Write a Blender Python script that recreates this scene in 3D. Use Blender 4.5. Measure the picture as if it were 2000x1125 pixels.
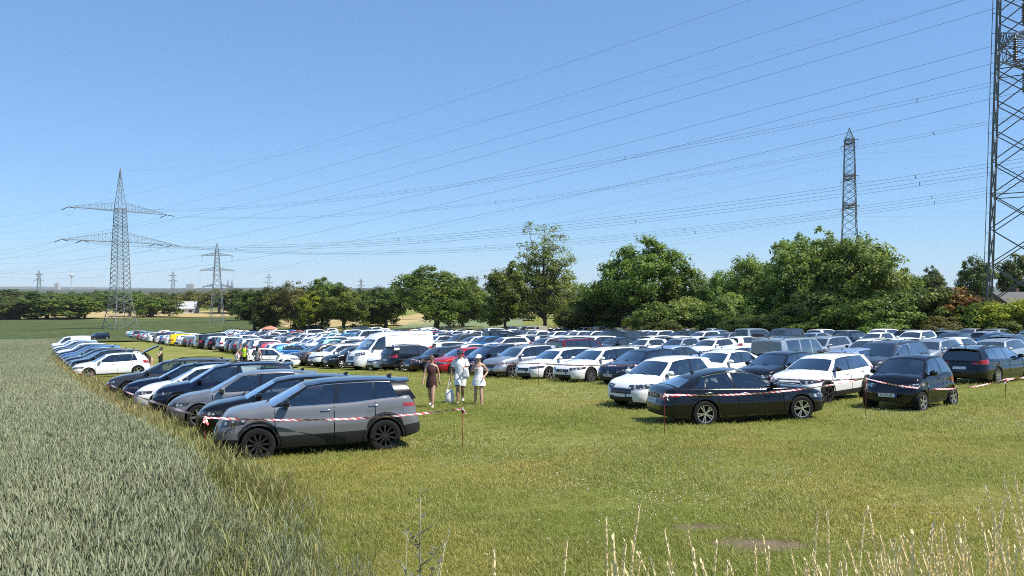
import bpy, bmesh, math, random
import numpy as np
from mathutils import Vector, Matrix
from mathutils.bvhtree import BVHTree

random.seed(7); RNG = np.random.default_rng(11)
for _o in list(bpy.data.objects): bpy.data.objects.remove(_o)
SC = bpy.context.scene
COL = SC.collection
# ------------------------------------------------------------------ camera
FPX = 1500.0                                   # focal length in source pixels (2000 wide)
cam_d = bpy.data.cameras.new('camera'); cam = bpy.data.objects.new('camera', cam_d); COL.objects.link(cam)
cam.location = (0, 0, 0); cam.rotation_euler = (math.radians(90), 0, 0)
cam_d.sensor_width = 36.0; cam_d.lens = FPX/2000*36.0
cam_d.clip_start = 0.05; cam_d.clip_end = 60000
SC.camera = cam
# ------------------------------------------------------------------ sky and sun
SUN_EL, SUN_AZ = math.radians(58), math.radians(111)      # azimuth clockwise from +Y
world = bpy.data.worlds.new('World'); SC.world = world; world.use_nodes = True
wn = world.node_tree; wn.nodes.clear()
sky = wn.nodes.new('ShaderNodeTexSky'); sky.sky_type = 'NISHITA'; sky.sun_disc = False
sky.sun_elevation = SUN_EL; sky.sun_rotation = SUN_AZ
sky.altitude = 80; sky.air_density = 1.0; sky.dust_density = 0.0; sky.ozone_density = 6.0
bg = wn.nodes.new('ShaderNodeBackground'); bg.inputs['Strength'].default_value = 0.15
wo = wn.nodes.new('ShaderNodeOutputWorld')
gam = wn.nodes.new('ShaderNodeGamma'); gam.inputs[1].default_value = 0.6              # the phone's tone curve, over the whole sky alike
wb = wn.nodes.new('ShaderNodeMix'); wb.data_type = 'RGBA'; wb.blend_type = 'MULTIPLY'; wb.inputs[0].default_value = 1.0; wb.inputs[7].default_value = (0.545, 0.79, 1.06, 1)
wn.links.new(sky.outputs[0], gam.inputs[0]); wn.links.new(gam.outputs[0], wb.inputs[6]); wn.links.new(wb.outputs[2], bg.inputs['Color']); wn.links.new(bg.outputs[0], wo.inputs['Surface'])
sun_d = bpy.data.lights.new('sun', 'SUN'); sun_d.energy = 3.7; sun_d.angle = math.radians(0.53); sun_d.color = (1.0, 0.955, 0.88)
sun = bpy.data.objects.new('sun', sun_d); COL.objects.link(sun)
sdir = Vector((math.sin(SUN_AZ)*math.cos(SUN_EL), math.cos(SUN_AZ)*math.cos(SUN_EL), math.sin(SUN_EL)))
sun.rotation_euler = sdir.to_track_quat('Z', 'Y').to_euler(); sun.location = sdir*200
vs = SC.view_settings; vs.view_transform = 'Standard'; vs.look = 'None'; vs.exposure = 1.0; vs.gamma = 1.0; vs.use_curve_mapping = False
SC.cycles.max_bounces = 8; SC.cycles.transparent_max_bounces = 16
SC.cycles.filter_width = 1.0; SC.cycles.use_denoising = False
SC.cycles.caustics_reflective = False; SC.cycles.caustics_refractive = False
SC.cycles.sample_clamp_indirect = 4.0

# ------------------------------------------------------------------ helpers
def sstep(a, b, x):
    t = np.clip((np.asarray(x, float)-a)/(b-a), 0, 1); return t*t*(3-2*t)

def gz(x, y):
    """ground height (eye = 0): gentle field falling away and to the left, then levelling out"""
    x = np.asarray(x, float); y = np.asarray(y, float)
    yy = np.maximum(y, 0)
    de = np.where(yy < 110, yy, 110 + 62*(1-np.exp(-np.maximum(yy-110, 0)/62)))
    gx = 0.016 + 0.014*sstep(60, 200, yy)
    xc = 160*np.tanh(x/160)
    z = -2.75 - 0.043*de + gx*xc
    z = z + 1.35*(1-sstep(0.6, 6.2, yy))                       # bank the photographer stands on
    z = z - 0.35*np.exp(-((x+20)/22)**2-((y-56)/20)**2)
    far = sstep(420, 2600, yy)
    z = z*(1-far) + far*(-34.0) - 26*sstep(2600, 9000, yy)
    z = z + 0.035*np.sin(x*0.31+1.3)*np.sin(y*0.27) + 0.02*np.sin(x*0.9+y*0.6)
    return z
def gzf(x, y): return float(gz(x, y))
def gnormal(x, y, e=0.8):
    dx = (gzf(x+e, y)-gzf(x-e, y))/(2*e); dy = (gzf(x, y+e)-gzf(x, y-e))/(2*e)
    return Vector((-dx, -dy, 1)).normalized()
def ray_ground(u, v):
    """where the sight line through source pixel (u, v) meets the field"""
    t = (u-1000)/FPX; s = (562.5-v)/FPX
    lo, hi = 3.0, 900.0
    for _ in range(60):
        m = 0.5*(lo+hi)
        if s*m > gzf(t*m, m): lo = m
        else: hi = m
    return (t*lo, lo)

def link(o, parent=None):
    COL.objects.link(o)
    if parent is not None: o.parent = parent
    return o
def mesh_np(name, V, F, mats=None, midx=None, smooth=True, tint=None):
    """mesh from numpy vertices and equal-sized faces"""
    V = np.asarray(V, np.float32); F = np.asarray(F, np.int32); n = F.shape[1]
    me = bpy.data.meshes.new(name)
    me.vertices.add(len(V)); me.vertices.foreach_set('co', V.ravel())
    me.loops.add(F.size); me.loops.foreach_set('vertex_index', F.ravel())
    me.polygons.add(len(F)); me.polygons.foreach_set('loop_start', np.arange(0, F.size, n, dtype=np.int32))
    me.polygons.foreach_set('loop_total', np.full(len(F), n, np.int32))
    if midx is not None: me.polygons.foreach_set('material_index', np.asarray(midx, np.int32))
    me.polygons.foreach_set('use_smooth', np.full(len(F), smooth, bool))
    for m in (mats or []): me.materials.append(m)
    if tint is not None:
        a = me.attributes.new('tint', 'FLOAT', 'POINT'); a.data.foreach_set('value', np.asarray(tint, np.float32))
    me.update(calc_edges=True); me.validate()
    return me
class MB:
    """collects polygons of any size into one mesh"""
    def __init__(s): s.v = []; s.f = []; s.m = []
    def add(s, V, F, m=0):
        b = len(s.v); s.v.extend([tuple(map(float, p)) for p in V]); s.f.extend([tuple(int(i)+b for i in f) for f in F]); s.m.extend([m]*len(F)); return s
    def box(s, c, d, m=0, R=None, taper=1.0):
        V = []
        for z in (-1, 1):
            k = 1 if z < 0 else taper
            for (x, y) in ((-1, -1), (1, -1), (1, 1), (-1, 1)):
                p = Vector((x*d[0]/2*k, y*d[1]/2*k, z*d[2]/2))
                if R is not None: p = R @ p
                V.append((p.x+c[0], p.y+c[1], p.z+c[2]))
        return s.add(V, [(3, 2, 1, 0), (4, 5, 6, 7), (0, 1, 5, 4), (1, 2, 6, 5), (2, 3, 7, 6), (3, 0, 4, 7)], m)
    def bar(s, a, b, w, m=0, w2=None):
        """square bar from a to b"""
        a = Vector(a); b = Vector(b); d = b-a
        if d.length < 1e-6: return s
        d.normalize(); up = Vector((0, 0, 1)) if abs(d.z) < 0.95 else Vector((1, 0, 0))
        e = d.cross(up).normalized(); g = d.cross(e); w2 = w if w2 is None else w2
        V = [a+(e*i+g*j)*w/2 for i, j in ((-1, -1), (1, -1), (1, 1), (-1, 1))] + [b+(e*i+g*j)*w2/2 for i, j in ((-1, -1), (1, -1), (1, 1), (-1, 1))]
        return s.add(V, [(0, 1, 2, 3), (7, 6, 5, 4), (0, 4, 5, 1), (1, 5, 6, 2), (2, 6, 7, 3), (3, 7, 4, 0)], m)
    def tube(s, P, R, n=6, m=0, caps=True):
        P = [Vector(p) for p in P]
        if not hasattr(R, '__len__'): R = [R]*len(P)
        rings = []; e = None
        for i, p in enumerate(P):
            d = (P[min(i+1, len(P)-1)]-P[max(i-1, 0)]).normalized()
            if e is None:
                up = Vector((0, 0, 1)) if abs(d.z) < 0.9 else Vector((1, 0, 0)); e = d.cross(up).normalized()
            else:
                e = (e-d*e.dot(d)).normalized()
            g = d.cross(e)
            rings.append([p+(e*math.cos(2*math.pi*k/n)+g*math.sin(2*math.pi*k/n))*R[i] for k in range(n)])
        V = [q for r in rings for q in r]; F = []
        for i in range(len(P)-1):
            for k in range(n):
                F.append((i*n+k, i*n+(k+1) % n, (i+1)*n+(k+1) % n, (i+1)*n+k))
        if caps: F.append(tuple(range(n))[::-1]); F.append(tuple((len(P)-1)*n+k for k in range(n)))
        return s.add(V, F, m)
    def loft(s, rings, m=0, cap=True):
        n = len(rings[0]); V = [q for r in rings for q in r]; F = []
        for i in range(len(rings)-1):
            for k in range(n):
                F.append((i*n+k, i*n+(k+1) % n, (i+1)*n+(k+1) % n, (i+1)*n+k))
        if cap: F.append(tuple(range(n))[::-1]); F.append(tuple((len(rings)-1)*n+k for k in range(n)))
        return s.add(V, F, m)
    def join(s, o, m=None):
        b = len(s.v); s.v.extend(o.v); s.f.extend([tuple(i+b for i in f) for f in o.f]); s.m.extend(o.m if m is None else [m]*len(o.f)); return s
    def xf(s, M):
        s.v = [tuple(M @ Vector(p)) for p in s.v]; return s
    def mesh(s, name, mats, smooth=False):
        me = bpy.data.meshes.new(name); me.from_pydata(s.v, [], s.f)
        for m in mats: me.materials.append(m)
        me.polygons.foreach_set('material_index', s.m)
        me.polygons.foreach_set('use_smooth', [smooth]*len(s.f)); me.update(); return me
    def obj(s, name, mats, parent=None, smooth=False):
        return link(bpy.data.objects.new(name, s.mesh(name, mats if isinstance(mats, (list, tuple)) else [mats], smooth)), parent)
def empty(name, loc=(0, 0, 0), rz=0.0, M=None):
    o = bpy.data.objects.new(name, None); o.empty_display_size = 0.2
    if M is not None: o.matrix_world = M
    else: o.location = loc; o.rotation_euler = (0, 0, rz)
    return link(o)
def tag(o, label=None, cat=None, group=None, kind=None):
    if label: o['label'] = label
    if cat: o['category'] = cat
    if group: o['group'] = group
    if kind: o['kind'] = kind
    return o

# ------------------------------------------------------------------ materials
def mat(name): 
    m = bpy.data.materials.new(name); m.use_nodes = True; return m
def N(nt, t, **kw):
    n = nt.nodes.new(t)
    for k, v in kw.items(): setattr(n, k, v)
    return n
def pbsdf(m): return next(n for n in m.node_tree.nodes if n.type == 'BSDF_PRINCIPLED')
def simple(name, col, rough=0.6, metal=0.0, coat=0.0, spec=0.5, emis=None):
    m = mat(name); b = pbsdf(m)
    b.inputs['Base Color'].default_value = (*col, 1); b.inputs['Roughness'].default_value = rough
    b.inputs['Metallic'].default_value = metal; b.inputs['Coat Weight'].default_value = coat; b.inputs['Coat Roughness'].default_value = 0.03
    b.inputs['Specular IOR Level'].default_value = spec
    m.diffuse_color = (*col, 1)
    return m
def ramp(nt, fac, stops):
    r = N(nt, 'ShaderNodeValToRGB'); e = r.color_ramp.elements
    while len(e) < len(stops): e.new(0.5)
    for i, (p, c) in enumerate(stops): e[i].position = p; e[i].color = (*c, 1)
    nt.links.new(fac, r.inputs[0]); return r.outputs[0]
def noise(nt, vec, scale, detail=4, rough=0.6, dist=0.0):
    n = N(nt, 'ShaderNodeTexNoise'); n.inputs['Scale'].default_value = scale; n.inputs['Detail'].default_value = detail
    n.inputs['Roughness'].default_value = rough; n.inputs['Distortion'].default_value = dist
    if vec is not None: nt.links.new(vec, n.inputs['Vector'])
    return n.outputs['Fac']
def mixc(nt, fac, a, b, mode='MIX'):
    n = N(nt, 'ShaderNodeMix', data_type='RGBA', blend_type=mode)
    for s, v in ((0, fac), (6, a), (7, b)):
        if hasattr(v, 'is_linked') or hasattr(v, 'links'): nt.links.new(v, n.inputs[s])
        elif s == 0: n.inputs[0].default_value = v
        else: n.inputs[s].default_value = (*v, 1)
    return n.outputs[2]
def math_n(nt, op, a, b=None):
    n = N(nt, 'ShaderNodeMath', operation=op)
    for i, v in enumerate((a, b)):
        if v is None: continue
        if hasattr(v, 'links'): nt.links.new(v, n.inputs[i])
        else: n.inputs[i].default_value = v
    return n.outputs[0]
def paint(name, col, metal=0.0, rough=0.35, coat=1.0):
    dk = 0.25 if max(col) < 0.1 else 1.0
    """car paint: fine flake variation, thin dust film, clear coat"""
    m = mat(name); nt = m.node_tree; b = pbsdf(m)
    tc = N(nt, 'ShaderNodeTexCoord')
    dust = noise(nt, tc.outputs['Object'], 3.5, 5, 0.65)
    geo = N(nt, 'ShaderNodeNewGeometry'); sep = N(nt, 'ShaderNodeSeparateXYZ'); nt.links.new(tc.outputs['Object'], sep.inputs[0])
    low = N(nt, 'ShaderNodeMapRange'); nt.links.new(sep.outputs['Z'], low.inputs[0])
    low.inputs[1].default_value = 0.15; low.inputs[2].default_value = 0.75; low.inputs[3].default_value = 0.11*dk; low.inputs[4].default_value = 0.012*dk
    d = math_n(nt, 'MULTIPLY', dust, low.outputs[0])
    nt.links.new(mixc(nt, d, col, (0.30, 0.26, 0.20)), b.inputs['Base Color'])
    b.inputs['Metallic'].default_value = metal; b.inputs['Specular IOR Level'].default_value = 0.08
    b.inputs['Coat Weight'].default_value = coat; b.inputs['Coat Roughness'].default_value = 0.025
    rr = N(nt, 'ShaderNodeMapRange'); nt.links.new(dust, rr.inputs[0]); rr.inputs[3].default_value = rough-0.06; rr.inputs[4].default_value = rough+0.12
    nt.links.new(rr.outputs[0], b.inputs['Roughness'])
    return m
MT = {}
MT['trim'] = simple('black_plastic', (0.014, 0.014, 0.015), 0.55)
MT['gloss'] = simple('gloss_black', (0.008, 0.008, 0.009), 0.18, coat=0.6)
MT['dark'] = simple('underbody', (0.006, 0.006, 0.006), 0.9, spec=0.1)
MT['tyre'] = simple('tyre_rubber', (0.011, 0.0105, 0.010), 0.85, spec=0.3)
MT['alloy'] = simple('alloy_rim', (0.62, 0.62, 0.63), 0.28, metal=0.9)
MT['darkalloy'] = simple('dark_alloy_rim', (0.06, 0.06, 0.062), 0.35, metal=0.7)
MT['steel'] = simple('grey_hubcap', (0.42, 0.42, 0.43), 0.4, metal=0.5)
MT['chrome'] = simple('chrome', (0.75, 0.75, 0.76), 0.12, metal=1.0)
MT['red_rim'] = simple('red_spoke', (0.25, 0.012, 0.012), 0.35)
MT['tail'] = simple('red_tail_lens', (0.32, 0.008, 0.010), 0.12, coat=1.0)
MT['amber'] = simple('amber_lens', (0.55, 0.16, 0.02), 0.15, coat=1.0)
MT['seat'] = simple('car_interior', (0.12, 0.115, 0.11), 0.8)
MT['plate'] = simple('number_plate', (0.72, 0.73, 0.72), 0.4)
MT['plate_blue'] = simple('plate_blue', (0.02, 0.07, 0.35), 0.4)
MT['plate_ink'] = simple('plate_ink', (0.01, 0.01, 0.01), 0.5)
def headlamp():
    m = mat('headlamp_lens'); nt = m.node_tree; b = pbsdf(m); tc = N(nt, 'ShaderNodeTexCoord')
    v = N(nt, 'ShaderNodeTexVoronoi'); v.inputs['Scale'].default_value = 9; nt.links.new(tc.outputs['Object'], v.inputs['Vector'])
    nt.links.new(ramp(nt, v.outputs['Distance'], [(0.0, (0.75, 0.77, 0.78)), (0.28, (0.5, 0.52, 0.54)), (0.45, (0.03, 0.03, 0.035)), (1, (0.10, 0.10, 0.11))]), b.inputs['Base Color'])
    b.inputs['Metallic'].default_value = 0.35; b.inputs['Roughness'].default_value = 0.2; b.inputs['Coat Weight'].default_value = 1; b.inputs['Coat Roughness'].default_value = 0.02
    return m
MT['head'] = headlamp()
def glass_mat(name, tint):
    m = mat(name); nt = m.node_tree; nt.nodes.clear()
    out = N(nt, 'ShaderNodeOutputMaterial'); mix = N(nt, 'ShaderNodeMixShader')
    tr = N(nt, 'ShaderNodeBsdfTransparent'); tr.inputs[0].default_value = (*tint, 1)
    gl = N(nt, 'ShaderNodeBsdfGlossy'); gl.inputs['Roughness'].default_value = 0.015; gl.inputs[0].default_value = (0.97, 0.98, 1, 1)
    fr = N(nt, 'ShaderNodeFresnel'); fr.inputs[0].default_value = 1.52
    f2 = math_n(nt, 'MULTIPLY', fr.outputs[0], 3.4); f3 = math_n(nt, 'MINIMUM', f2, 1.0)
    nt.links.new(f3, mix.inputs[0]); nt.links.new(tr.outputs[0], mix.inputs[1]); nt.links.new(gl.outputs[0], mix.inputs[2]); nt.links.new(mix.outputs[0], out.inputs[0])
    return m
MT['glass'] = glass_mat('car_glass', (0.60, 0.67, 0.66))
MT['privacy'] = glass_mat('privacy_glass', (0.06, 0.065, 0.07))
MT['farglass'] = simple('dark_car_glass', (0.018, 0.024, 0.028), 0.05, coat=1.0, spec=0.8)
PAINTS = {
    'white': paint('paint_white', (0.78, 0.78, 0.77), 0, 0.3), 'pearl': paint('paint_off_white', (0.70, 0.70, 0.68), 0.05, 0.3),
    'silver': paint('paint_silver', (0.50, 0.51, 0.52), 0.75, 0.34), 'grey': paint('paint_grey', (0.21, 0.215, 0.225), 0.6, 0.34),
    'flatgrey': paint('paint_flat_grey', (0.155, 0.16, 0.172), 0.15, 0.35),
    'anthracite': paint('paint_anthracite', (0.055, 0.058, 0.065), 0.55, 0.33), 'black': paint('paint_black', (0.005, 0.005, 0.006), 0.0, 0.14),
    'navy': paint('paint_navy', (0.006, 0.010, 0.030), 0.25, 0.25), 'blue': paint('paint_blue', (0.014, 0.085, 0.24), 0.4, 0.3),
    'skyblue': paint('paint_pale_blue', (0.30, 0.40, 0.56), 0.5, 0.32), 'steelblue': paint('paint_steel_blue', (0.09, 0.14, 0.20), 0.55, 0.33),
    'red': paint('paint_red', (0.40, 0.012, 0.022), 0.1, 0.28), 'burgundy': paint('paint_burgundy', (0.13, 0.010, 0.022), 0.3, 0.3),
    'brown': paint('paint_brown', (0.075, 0.055, 0.045), 0.5, 0.33), 'yellow': paint('paint_yellow', (0.80, 0.56, 0.01), 0.0, 0.35),
    'turquoise': paint('paint_turquoise', (0.10, 0.42, 0.45), 0.2, 0.3), 'beige': paint('paint_beige', (0.48, 0.44, 0.36), 0.4, 0.33),
}
# ------------------------------------------------------------------ cars: lofted body shells with real openings
def pchip(pts):
    xs = np.array([p[0] for p in pts], float); ys = np.array([p[1] for p in pts], float)
    h = np.diff(xs); dl = np.diff(ys)/h; m = np.zeros(len(xs))
    for i in range(1, len(xs)-1):
        if dl[i-1]*dl[i] > 0: m[i] = (h[i-1]+h[i])/(h[i]/dl[i-1]+h[i-1]/dl[i]) if True else 0
    m[0] = dl[0]; m[-1] = dl[-1]
    def f(x):
        x = np.clip(np.asarray(x, float), xs[0], xs[-1]); i = np.clip(np.searchsorted(xs, x, side='right')-1, 0, len(xs)-2)
        t = (x-xs[i])/h[i]; t2 = t*t; t3 = t2*t
        return (2*t3-3*t2+1)*ys[i]+(t3-2*t2+t)*h[i]*m[i]+(-2*t3+3*t2)*ys[i+1]+(t3-t2)*h[i]*m[i+1]
    return f
GSEC = pchip([(0, .925), (.1, .960), (.22, .978), (.30, .985), (.60, 1.0), (.635, .980), (.8, .970), (.93, .95), (1, .915)])

BASE = dict(L=4.3, W=1.80, fo=.88, wb=2.64, R=.33, sill=.21, clad=False, ef=.62, er=.46, kb=.90, kt=.655, crown=.045, hood=.055,
            rk=.38, rrk=.20, bulge=.17, rbulge=.07, rearglass=True, mirror='body', rim='alloy', spokes=5, dbl=False, rails=False,
            head=(.60, .74, .46), tailz=(.80, 1.0), grille=(.52, .66, .42), intake=(.27, .42, .55), trim='black', seam=True, plate=None, spoiler=False)
def T(**k): d = dict(BASE); d.update(k); return d
HATCH = T(L=4.28, W=1.80, wb=2.64, fo=.88, top=[(0, .66), (.10, .76), (.35, .85), (.8, .92), (1.15, .97), (1.6, .965), (2.6, .975), (3.6, 1.02), (4.0, 1.03), (4.28, .93)],
          roof=[(1.9, 1.36), (2.35, 1.425), (2.8, 1.435), (3.4, 1.40), (3.82, 1.325)],
          cols=[(1.10, 1.92, 'p'), (1.30, 2.02, 'g'), (2.36, 2.48, 'b'), (2.45, 2.55, 'g'), (3.20, 3.22, 'b'), (3.23, 3.25, 'g'), (3.52, 3.36, 'p'), (4.14, 3.84, '')])
SUV = T(L=4.40, W=1.84, wb=2.65, fo=.88, R=.355, sill=.25, clad=True, rails=True, top=[(0, .74), (.10, .88), (.40, .98), (.8, 1.03), (1.15, 1.07), (1.6, 1.07), (2.7, 1.08), (3.6, 1.12), (4.1, 1.14), (4.40, 1.04)],
        roof=[(1.9, 1.50), (2.3, 1.565), (2.8, 1.58), (3.5, 1.565), (4.0, 1.50)], kt=.69, head=(.70, .84, .46), tailz=(.86, 1.06), grille=(.52, .76, .46), intake=(.30, .45, .5),
        cols=[(1.10, 1.88, 'p'), (1.28, 1.98, 'g'), (2.42, 2.50, 'b'), (2.52, 2.58, 'g'), (3.30, 3.30, 'b'), (3.33, 3.33, 'g'), (3.85, 3.68, 'p'), (4.26, 4.02, '')])
ESTATE = T(L=4.70, W=1.83, wb=2.70, fo=.90, R=.33, rails=True, top=[(0, .64), (.10, .75), (.4, .85), (.9, .93), (1.3, .97), (1.8, .965), (2.8, .975), (3.8, 1.0), (4.4, 1.01), (4.70, .92)],
           roof=[(2.05, 1.37), (2.5, 1.43), (3.0, 1.445), (3.8, 1.415), (4.32, 1.345)],
           cols=[(1.20, 2.05, 'p'), (1.40, 2.15, 'g'), (2.55, 2.66, 'b'), (2.64, 2.73, 'g'), (3.42, 3.46, 'b'), (3.45, 3.49, 'g'), (4.15, 3.98, 'p'), (4.58, 4.34, '')])
SEDAN = T(L=4.66, W=1.80, wb=2.72, fo=.86, R=.335, top=[(0, .62), (.10, .73), (.4, .83), (.9, .90), (1.35, .95), (1.8, .95), (2.8, .965), (3.6, .99), (4.0, 1.0), (4.45, .985), (4.66, .88)],
          roof=[(2.05, 1.335), (2.5, 1.40), (2.9, 1.405), (3.35, 1.35), (3.65, 1.275)], kt=.635, rrk=.16,
          cols=[(1.22, 2.08, 'p'), (1.43, 2.20, 'g'), (2.52, 2.66, 'b'), (2.60, 2.73, 'g'), (3.42, 3.28, 'b'), (3.45, 3.31, 'g'), (3.72, 3.42, 'p'), (4.22, 3.62, '')])
MPV = T(L=4.42, W=1.84, wb=2.75, fo=.86, R=.33, rails=True, sill=.24, kt=.76, kb=.93, top=[(0, .70), (.10, .86), (.4, .98), (.8, 1.04), (1.1, 1.08), (1.6, 1.07), (2.8, 1.07), (4.0, 1.07), (4.42, 1.0)],
        roof=[(1.75, 1.68), (2.2, 1.775), (2.8, 1.80), (3.8, 1.79), (4.28, 1.74)], rrk=.06, rbulge=.04, er=.3, head=(.66, .86, .48), tailz=(.80, 1.15),
        cols=[(.92, 1.66, 'p'), (1.12, 1.76, 'g'), (2.22, 2.28, 'b'), (2.34, 2.38, 'g'), (3.22, 3.22, 'b'), (3.30, 3.30, 'g'), (4.10, 4.08, 'p'), (4.36, 4.28, '')])
VAN = T(L=5.41, W=2.05, wb=3.45, fo=.95, R=.345, sill=.30, kt=.86, kb=.965, ef=.5, er=.2, crown=.07, top=[(0, .95), (.10, 1.06), (.4, 1.20), (.75, 1.32), (1.0, 1.40), (1.6, 1.36), (3.0, 1.36), (5.2, 1.36), (5.41, 1.34)],
        roof=[(1.50, 2.12), (1.95, 2.37), (2.5, 2.42), (4.0, 2.43), (5.30, 2.41)], rk=.30, rrk=.02, rbulge=.01, bulge=.14, rearglass=False, head=(.98, 1.22, .5), tailz=(.9, 1.4), grille=(.72, .98, .36), intake=(.36, .60, .6),
        cols=[(.78, 1.50, 'p'), (.98, 1.58, 'g'), (1.92, 1.96, 'p'), (5.34, 5.28, '')], vwin=(.03, .82), mirror='trim', rim='steel', spokes=5, seam=True)
CITY = T(L=2.70, W=1.66, wb=1.87, fo=.42, R=.30, ef=.42, er=.40, sill=.22, kt=.66, kb=.92, top=[(0, .70), (.08, .82), (.25, .93), (.5, 1.0), (.7, 1.02), (1.2, 1.00), (1.9, 1.06), (2.4, 1.06), (2.70, .95)],
         roof=[(1.25, 1.46), (1.6, 1.525), (2.0, 1.52), (2.35, 1.43)], bulge=.13, head=(.68, .82, .46), tailz=(.72, .9), grille=(.56, .72, .36), intake=(.25, .40, .55),
         cols=[(.62, 1.24, 'p'), (.80, 1.33, 'g'), (1.66, 1.74, 'b'), (1.74, 1.80, 'g'), (2.15, 2.06, 'p'), (2.58, 2.36, '')])
BOXY = T(L=4.75, W=1.92, wb=2.88, fo=.88, R=.375, sill=.30, rails=True, kt=.78, kb=.92, top=[(0, .86), (.08, 1.0), (.4, 1.08), (.9, 1.10), (1.2, 1.13), (1.7, 1.12), (3.0, 1.13), (4.2, 1.14), (4.75, 1.10)],
         roof=[(1.85, 1.76), (2.3, 1.83), (2.8, 1.85), (4.0, 1.86), (4.62, 1.82)], rrk=.05, rbulge=.03, er=.3, head=(.78, .96, .48), tailz=(.80, 1.25), grille=(.62, .90, .48),
         cols=[(1.22, 1.80, 'p'), (1.40, 1.88, 'g'), (2.35, 2.38, 'p'), (2.45, 2.48, 'g'), (3.25, 3.25, 'p'), (3.35, 3.35, 'g'), (4.30, 4.28, 'p'), (4.66, 4.60, '')])
TYPES = dict(hatch=HATCH, suv=SUV, estate=ESTATE, sedan=SEDAN, mpv=MPV, van=VAN, city=CITY, boxy=BOXY)
V_ = lambda b, **k: dict(b, **k)
def stretch(b, dl, dz=0.0, **k):
    """a variant of a body with other length and height"""
    d = dict(b); s = (b['L']+dl)/b['L']
    d['L'] = b['L']*s; d['wb'] = b['wb']*s; d['fo'] = b['fo']*s
    d['top'] = [(x*s, z+dz*0.35) for x, z in b['top']]; d['roof'] = [(x*s, z+dz) for x, z in b['roof']]
    d['cols'] = [(a*s, c*s, t) for a, c, t in b['cols']]
    d.update(k); return d
TYPES['van'] = stretch(VAN, .55, 0.0)
TYPES['crossover'] = stretch(SUV, -.10, -.04, nclad=3, mirror='trim', tailz=(.93, 1.03), W=1.79, top=[(0, .78), (.09, .92), (.38, 1.00), (.8, 1.05), (1.1, 1.09), (1.6, 1.09), (2.65, 1.10), (3.5, 1.16), (4.0, 1.18), (4.30, 1.08)], R=.345, rim='darkalloy', spokes=10, kt=.68, trim='chrome', rails=False, head=(.72, .86, .40), spoiler=True, privacy=True, blackcab=True)
TYPES['coupe'] = stretch(SEDAN, 0.0, 0.0, W=1.79, wb=2.70, kt=.60, top=[(0, .60), (.10, .72), (.4, .82), (.9, .89), (1.35, .93), (1.8, .93), (2.8, .965), (3.6, 1.0), (4.1, 1.01), (4.50, .985), (4.66, .86)],
                         roof=[(2.15, 1.31), (2.55, 1.385), (2.9, 1.385), (3.35, 1.315), (3.72, 1.215)],
                         cols=[(1.25, 2.15, 'p'), (1.48, 2.26, 'g'), (2.62, 2.74, 'b'), (2.70, 2.80, 'g'), (3.50, 3.38, 'b'), (3.53, 3.40, 'g'), (3.80, 3.48, 'p'), (4.36, 3.74, '')], spokes=5, dbl=True, head=(.56, .72, .40), tailz=(.78, .90), trim='chrome')
TYPES['minicar'] = stretch(HATCH, -.28, 0.05, W=1.74, head=(.62, .80, .38), grille=(.50, .66, .5), cols=[(.95, 1.74, 'p'), (1.14, 1.84, 'g'), (2.40, 2.50, 'b'), (2.48, 2.58, 'g'), (3.35, 3.14, 'p'), (3.86, 3.58, '')])
TYPES['littlesuv'] = stretch(SUV, -.21, -.09, mirror='trim', W=1.79, R=.345, clad=True, rails=False, rim='darkalloy', spokes=5, dbl=True, kt=.66)
TYPES['bigestate'] = stretch(ESTATE, .22, 0.02, W=1.86, R=.345, spokes=10)
TYPES['bigsuv'] = stretch(SUV, .28, .08, W=1.90, R=.37)
TYPES['supermini'] = stretch(HATCH, -.30, 0.0, W=1.70, R=.31)
TYPES['microvan'] = stretch(MPV, .0, .02, rearglass=False, cols=[(.92, 1.66, 'p'), (1.12, 1.76, 'g'), (2.22, 2.28, 'p'), (4.36, 4.28, '')])
TYPES['minibus'] = stretch(MPV, .48, .14, W=1.90)

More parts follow.
